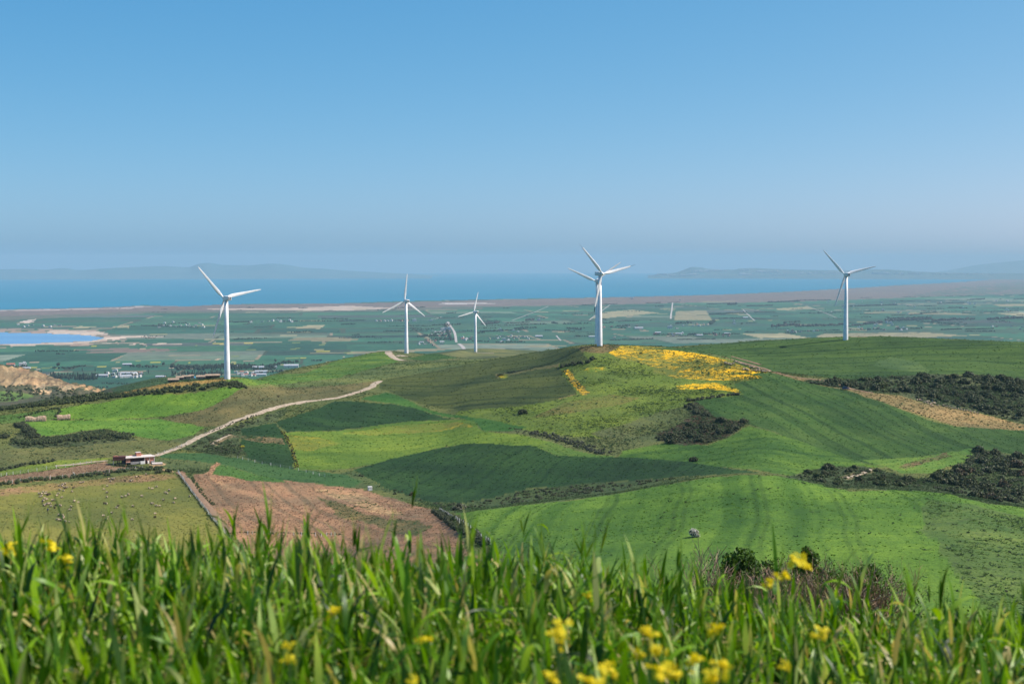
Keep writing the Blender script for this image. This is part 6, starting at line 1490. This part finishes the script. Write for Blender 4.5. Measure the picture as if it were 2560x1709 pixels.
# ------------------------------------------------------------------ the bushes below the viewer
m_bleaf = m_leaf("glossy evergreen leaf", (.030,.075,.010), (.075,.150,.020), (.13,.20,.03), .35, .5, .2)
m_twig = m_plain("grey brown twig", (.28,.195,.115), (.19,.125,.072), 6, .85)
m_twig2 = m_plain("pale tan twig", (.38,.27,.18), (.26,.18,.12), 6, .85)
def bush_base(px, py_top, h, d):
    az, t = (float(q) for q in px_dir(px, py_top)); x, y = math.sin(az)*d, math.cos(az)*d
    return Vector((x, y, EYE - t*d - h)), az
def twig_tree(h, spread, mat, seed, n0=7, depth=4, lean=0.0, r0=.030):
    rr = random.Random(seed); mb = MB(); tips = []
    def grow(p, d, L, r, lv):
        pts = [p]; q = p; dd = d
        for k in range(3):
            dd = (dd + Vector((rr.gauss(0,.16), rr.gauss(0,.16), rr.gauss(.02,.10)))).normalized(); q = q + dd*L/3; pts.append(q)
        mb.tube(pts, [r, r*.86, r*.72, r*.6], 5 if lv < 2 else 3, cap=False)
        if lv >= depth: tips.append(q); return
        for k in range(rr.choice([2,3,3]) if lv < depth-1 else rr.choice([2,3,4])):
            ax = Vector((rr.gauss(0,1), rr.gauss(0,1), rr.gauss(.35,.5))).normalized()
            nd_ = (dd + ax*rr.uniform(.45,.8)).normalized(); o = pts[rr.choice([1,2,3,3])]
            grow(o, nd_, L*rr.uniform(.62,.85), r*.62, lv+1)
    for k in range(n0):
        a = 6.283*k/n0+rr.uniform(-.3,.3); d = Vector((math.cos(a)*spread, math.sin(a)*spread, 1)).normalized()
        grow(Vector((rr.gauss(0,.1), rr.gauss(0,.1), 0)), d, h*.36, r0*rr.uniform(.8,1.2), 1)
    return mb, tips
def bare_bush(px, ytop, h, spread, d, mat, label, seed, leaves=0, depth=4, n0=7, group=None):
    b, az = bush_base(px, ytop, h, d); root = empty("bare_shrub", b, seed); tag(root, label, "shrub", group)
    mb, tips = twig_tree(h, spread, mat, seed, n0, depth)
    zmax = max(v[2] for v in mb.v); k = h/zmax; mb.v = [(v[0]*k, v[1]*k, v[2]*k) for v in mb.v]
    mb.build("branches", mat, root)
    if leaves:
        T = np.array([tuple(t) for t in tips])*k; g = np.random.default_rng(seed); T = T[g.choice(len(T), min(len(T), leaves))]
        V, Fq = leaf_quads(T, np.full((len(T),3), .10), leaves*3, .05, seed=seed); link("leaves", mesh_np("leaves", V, Fq, [m_bleaf], False), root)
def ever_bush(px, ytop, h, w, d, label, seed, n=5200):
    b, az = bush_base(px, ytop, h, d); root = empty("evergreen_shrub", b, seed); tag(root, label, "shrub")
    g = np.random.default_rng(seed); C = []; Rr = []
    for k in range(26):
        a = g.uniform(0, 6.283); u = g.uniform(.0, 1)**.75; zz = h*(.22+.62*u); rad = w*.5*(1.15-.75*u)*g.uniform(.35,1)
        q = w*.17*g.uniform(.75,1.25); C.append((math.cos(a)*rad, math.sin(a)*rad, zz)); Rr.append((q,q,q*1.05))
    C.append((0,0,h*.88)); Rr.append((w*.15,)*3)
    V, Fq = leaf_quads(np.array(C), np.array(Rr), n, .085, seed=seed); link("foliage", mesh_np("foliage", V, Fq, [m_bleaf], False), root)
    mb = MB()
    for c in C: mb.tube([(0,0,0), (c[0]*.3, c[1]*.3, c[2]*.5), c], [.035,.02,.008], 5)
    mb.build("branches", m_twig, root)
ever_bush(1850, 1362, 2.5, 1.5, 38, "dark glossy evergreen shrub with a forked top, left one of the three below the viewer", 101)
ever_bush(2018, 1352, 2.6, 1.05, 40, "dark glossy evergreen shrub partly behind grey-brown twigs, middle and tallest of the three", 102)
ever_bush(2172, 1400, 2.2, 1.2, 37, "dark glossy evergreen shrub with a rounded top, right one of the three below the viewer", 103, 4000)
ever_bush(1925, 1385, 2.2, .8, 37, "thin evergreen shrub with sparse leaves and pale twigs", 104, 800)
bare_bush(1752, 1352, 2.6, .42, 36, m_twig2, "leafless shrub with upright pale twigs, leftmost of the bare shrubs", 201, 0, 4, 7)
bare_bush(1935, 1400, 2.0, .5, 35.5, m_twig2, "leafless tan shrub in front of the sparse evergreen", 202, 40, 4, 7)
bare_bush(1985, 1425, 1.9, .6, 35, m_twig2, "leafless shrub with pale forked branches in front of the middle evergreen", 203, 0, 4, 7)
bare_bush(2030, 1380, 2.4, .35, 36.5, m_twig, "tall leafless shrub with thick grey-brown branches before the middle evergreen", 204, 30, 4, 8)
bare_bush(2088, 1376, 2.5, .5, 37, m_twig, "dense grey-brown leafless shrub right of the middle evergreen", 205, 60, 5, 8)
bare_bush(2120, 1400, 2.2, .5, 36, m_twig, "smaller dense leafless shrub against the rounded evergreen", 206, 60, 4, 9)
bare_bush(2245, 1402, 2.6, .55, 37, m_twig, "dense leaning leafless shrub, rightmost of the bare shrubs", 207, 30, 5, 8)
for _k, (_px, _yt, _h, _d) in enumerate(((1885,1402,1.9,36),(1965,1392,2.0,37),(2060,1382,2.1,35.5),(2145,1405,1.9,35.5),(2205,1412,1.9,36),(1830,1420,1.7,35.5))):
    bare_bush(_px, _yt, _h, .6, _d, [m_twig, m_twig2][_k % 2], "leafless brown shrub filling the thicket between the evergreen shrubs", 220+_k, 220, 4, 9, "leafless shrubs filling the thicket")
bare_bush(1795, 1420, 1.9, .5, 35.5, m_twig, "low leafless shrub at the foot of the left evergreen", 208, 20, 4, 7)

# ------------------------------------------------------------------ the green barley in front of the viewer
def blade_strips(P, az, L, w, e0, bend, twist, K=6, seed=0, prof=None):
    """ribbons: base points P (N,3), heading, length, width, start elevation, total bend, twist"""
    N = len(P); g = np.random.default_rng(seed)
    if prof is None: prof = np.array([.55, .9, 1.0, .92, .72, .42, .03])
    ca, sa = np.cos(az), np.sin(az); q = P.copy(); rows = []
    for k in range(K+1):
        u = k/K; e = e0 - bend*u**1.4
        tw = twist*u
        sx, sy, sz = -sa*np.cos(tw), ca*np.cos(tw), np.sin(tw)
        ww = w*prof[k]*.5
        rows.append(np.stack([np.stack([q[:,0]-sx*ww, q[:,1]-sy*ww, q[:,2]-sz*ww], 1), np.stack([q[:,0]+sx*ww, q[:,1]+sy*ww, q[:,2]+sz*ww], 1)], 1))
        st = L/K; q = q + np.stack([ca*np.cos(e)*st, sa*np.cos(e)*st, np.sin(e)*st], 1)
    V = np.stack(rows, 1)                       # N, K+1, 2, 3
    base = (np.arange(N)*(K+1)*2)[:,None]
    F_ = np.concatenate([np.stack([base[:,0]+2*k, base[:,0]+2*k+1, base[:,0]+2*k+3, base[:,0]+2*k+2], 1) for k in range(K)])
    return V.reshape(-1, 3), F_, q

m_blade = m_leaf("barley leaf", (.010,.036,.001), (.255,.450,.006), (.40,.54,.15), .44, .42, .32)  # pale end: glaucous leaves and painted highlights; dark end: painted shade of gaps
_rp = [n for n in m_blade.node_tree.nodes if n.type == 'VALTORGB'][0].color_ramp
for _e in _rp.elements:
    if abs(_e.position-.85) < .005: _e.position = .74
    elif abs(_e.position-.93) < .005: _e.position = .83
for _p, _c in ((.26,(.040,.130,.002)), (.52,(.110,.265,.003)), (.96,(.46,.38,.14))):
    _e = _rp.elements.new(_p); _e.color = (*_c, 1)
m_stem = m_leaf("barley stem", (.11,.24,.008), (.21,.36,.015), None, .4, .5, .3)
m_ear = m_leaf("green barley ear", (.12,.24,.012), (.21,.33,.025), None, .35, .6, .3)
def barley():
    g = np.random.default_rng(21)
    N = 20500
    r = np.sqrt(g.uniform(1.35**2, 12.0**2, N*4)); a = g.uniform(-.72, .72, N*4)
    k = g.random(N*4) < np.where(r < 7, np.clip(1.15-r/16, .6, 1), .36)*np.where(np.abs(a) > .45, .6, 1); r = r[k][:N]; a = a[k][:N]; N = len(r)
    x = r*np.sin(a); y = r*np.cos(a); z = hill_z(x, y)
    clump = fbm(x/.55, y/.55, 3, 131)
    h = .60+.07*clump-.02*np.clip(-a/.2, 0, 1)-.055*np.exp(-((a-.2)/.12)**2)+g.normal(0, .05, N); h = np.clip(h, .36, .84)
    tall = g.random(N) < .06; h = np.where(tall, h+g.uniform(.03,.19,N), h)
    P = np.stack([x, y, z-.02], 1)
    lean_az = g.uniform(0, 6.283, N); e0 = np.radians(g.uniform(80, 89, N))
    VV, FF, MM = [], [], []; off = 0
    def put(V, F_, m):
        nonlocal off
        VV.append(V); FF.append(F_+off); MM.append(np.full(len(F_), m)); off += len(V)
    prof_s = np.array([1, .95, .9, .85, .8, .7, .6])
    for da in (0, 1.571):
        V, F_, tip = blade_strips(P, lean_az, h, np.full(N, .0056), e0, g.uniform(-.02,.10,N)*0+.06, np.full(N, 0.0)+0, 6, 1, prof_s)
        if da: # second ribbon across the first
            V = V.reshape(N, 7, 2, 3); c = V.mean(2, keepdims=True); dv = V-c; up = np.array([0,0,1.0]); cr = np.cross(dv, np.broadcast_to(up, dv.shape)); V = (c+cr).reshape(-1, 3)
        put(V, F_, 1)
    for L in range(9):
        u = g.uniform(.15, .95, N) if L < 8 else np.full(N, .97)
        base = P + (tip-P)*u[:,None]
        az = g.uniform(0, 6.283, N); Ln = g.uniform(.09, .25, N)*(1.0 if L < 8 else .9); w = g.uniform(.010, .022, N)
        e = np.radians(g.uniform(35, 84, N) if L < 8 else g.uniform(66, 88, N)); bd = g.uniform(.3, 3.0, N)*(1 if L < 8 else .3)
        if L == 8: e = np.where(tall, np.radians(80), e)
        V, F_, _ = blade_strips(base, az, Ln, w, e, bd, g.uniform(-1.5, 1.5, N), 6, 2+L); put(V, F_, 0)
    # ears with long awns on some stems
    ie = np.nonzero((g.random(N) < .10) | tall)[0]; n = len(ie)
    V, F_, et = blade_strips(tip[ie]-np.array([0,0,.01]), lean_az[ie], g.uniform(.055,.085,n), np.full(n,.011), np.radians(g.uniform(60,88,n)), g.uniform(0,.4,n), np.zeros(n), 6, 30, np.array([.4,.9,1,1,.95,.8,.4])); put(V, F_, 2)
    V2 = V.reshape(n, 7, 2, 3); c = V2.mean(2, keepdims=True); cr = np.cross(V2-c, np.broadcast_to(np.array([0,0,1.0]), V2.shape)); put((c+cr).reshape(-1,3), F_, 2)
    for j in range(7):
        uu = g.uniform(.2, 1, n)[:,None]; b0 = tip[ie]+(et-tip[ie])*uu
        V, F_, _ = blade_strips(b0, lean_az[ie]+g.normal(0,1.2,n), g.uniform(.06,.11,n), np.full(n,.0013), np.radians(g.uniform(62,89,n)), g.uniform(-.1,.25,n), np.zeros(n), 6, 40+j, np.array([1,1,.9,.8,.6,.4,.1])); put(V, F_, 2)
    me = mesh_np("barley", np.concatenate(VV), np.concatenate(FF), [m_blade, m_stem, m_ear], True, np.concatenate(MM))
    tag(link("barley", me), kind="stuff")
barley()

# ------------------------------------------------------------------ yellow flowers among the barley
m_fstem = m_plain("flower stem", (.06,.13,.02), (.05,.10,.02), 20, .6)
def flower_mesh(seed, single=False):
    rr = random.Random(seed); mb = MB()
    for k in range(1 if single else rr.choice([13,15,17])):
        c = Vector((rr.gauss(0,.0085), rr.gauss(0,.0085), rr.gauss(0,.006))); nrm = Vector((rr.gauss(0,.6), rr.gauss(0,.6)-.3, 1)).normalized()
        a = nrm.orthogonal().normalized(); b = nrm.cross(a)
        for p in range(5):
            t = 6.283*p/5+rr.uniform(-.2,.2); d = a*math.cos(t)+b*math.sin(t); s = a*-math.sin(t)+b*math.cos(t); L = rr.uniform(.007,.0095)
            mb.add([c, c+d*L*.5+s*L*.34+nrm*.0012, c+d*L+nrm*.0003, c+d*L*.5-s*L*.34+nrm*.0012], [(0,1,2,3)])
        mb.blob(c+nrm*.0012, (.002,.002,.0016), 0, 6, 4)
    return mb.mesh("bloom", m_yel)
ME_FL = [flower_mesh(k) for k in range(5)]
FLW = [(27,1368,4.4,1.0,"far left one over the barley"),(126,1370,4.6,1.0,""),(168,1398,4.0,.9,""),(833,1531,3.2,.95,""),(721,1612,2.9,.7,""),(725,1647,2.8,.75,""),(1396,1580,2.8,1.15,""),(1400,1600,2.82,.8,""),(1379,1694,2.6,1.0,""),(1624,1577,2.8,1.05,""),(1648,1625,2.8,.85,""),(1595,1638,2.8,.85,""),(1515,1668,2.7,1.0,""),(1530,1682,2.72,.8,""),(1476,1702,2.6,1.0,""),(1495,1706,2.6,.8,""),(1648,1685,2.65,1.1,""),(1674,1668,2.7,1.0,""),(1686,1690,2.65,1.0,""),(1073,1595,3.0,.6,""),(1050,1599,3.0,.5,""),(1033,1702,2.6,.65,""),(1735,1652,2.7,1.0,""),(1788,1577,2.85,1.0,""),(1812,1660,2.7,1.05,""),(1788,1687,2.65,1.15,""),(2048,1588,2.9,.95,""),(1989,1396,4.0,1.1,""),(2012,1412,4.0,1.05,""),(1956,1438,3.7,1.0,""),(1920,1456,3.6,.8,""),(1962,1667,2.8,.7,""),(1470,1488,3.8,.6,"")]
for k, (px, py, d, s, _) in enumerate(FLW):
    az, t = (float(q) for q in px_dir(px, py)); x, y, z = math.sin(az)*d, math.cos(az)*d, EYE-t*d
    zg = hz(x, y); root = empty("yellow_wildflower", (x, y, zg)); 
    lab = "yellow wildflower rising out of the barley"
    tag(root, "yellow wildflower head among the green barley stems in the foreground", "wildflower", "yellow wildflowers in the barley")
    H_ = z-zg; rr = random.Random(k)
    MB().tube([(rr.uniform(-.05,.05), rr.uniform(-.03,.03), -.02), (0,0,H_*.5), (0,0,H_)], [.0028,.0024,.0016], 6).build("stem", m_fstem, root)
    link("bloom", ME_FL[k % 5], root, (0,0,H_), (rr.uniform(-.4,.4), rr.uniform(-.4,.4), rr.uniform(0,6)), s*1.12*d/2.75*(.95 if d < 3.3 else .78))
# ------------------------------------------------------------------ the air
_hz = MB().box((0, 21500, 110), (60000, 52000, 620)).build("haze", new_mat("haze")[0])
_hm = _hz.data.materials[0]; _nt = _hm.node_tree
_nt.nodes.remove(_nt.nodes["Principled BSDF"])
_pv = nd(_nt, "ShaderNodeVolumePrincipled")
_pv.inputs["Color"].default_value = (*HAZE_COLOR, 1); _pv.inputs["Density"].default_value = HAZE_DENSITY
_pv.inputs["Anisotropy"].default_value = 0.0
_nt.links.new(_pv.outputs[0], _nt.nodes["Material Output"].inputs["Volume"])
tag(_hz, kind="stuff")
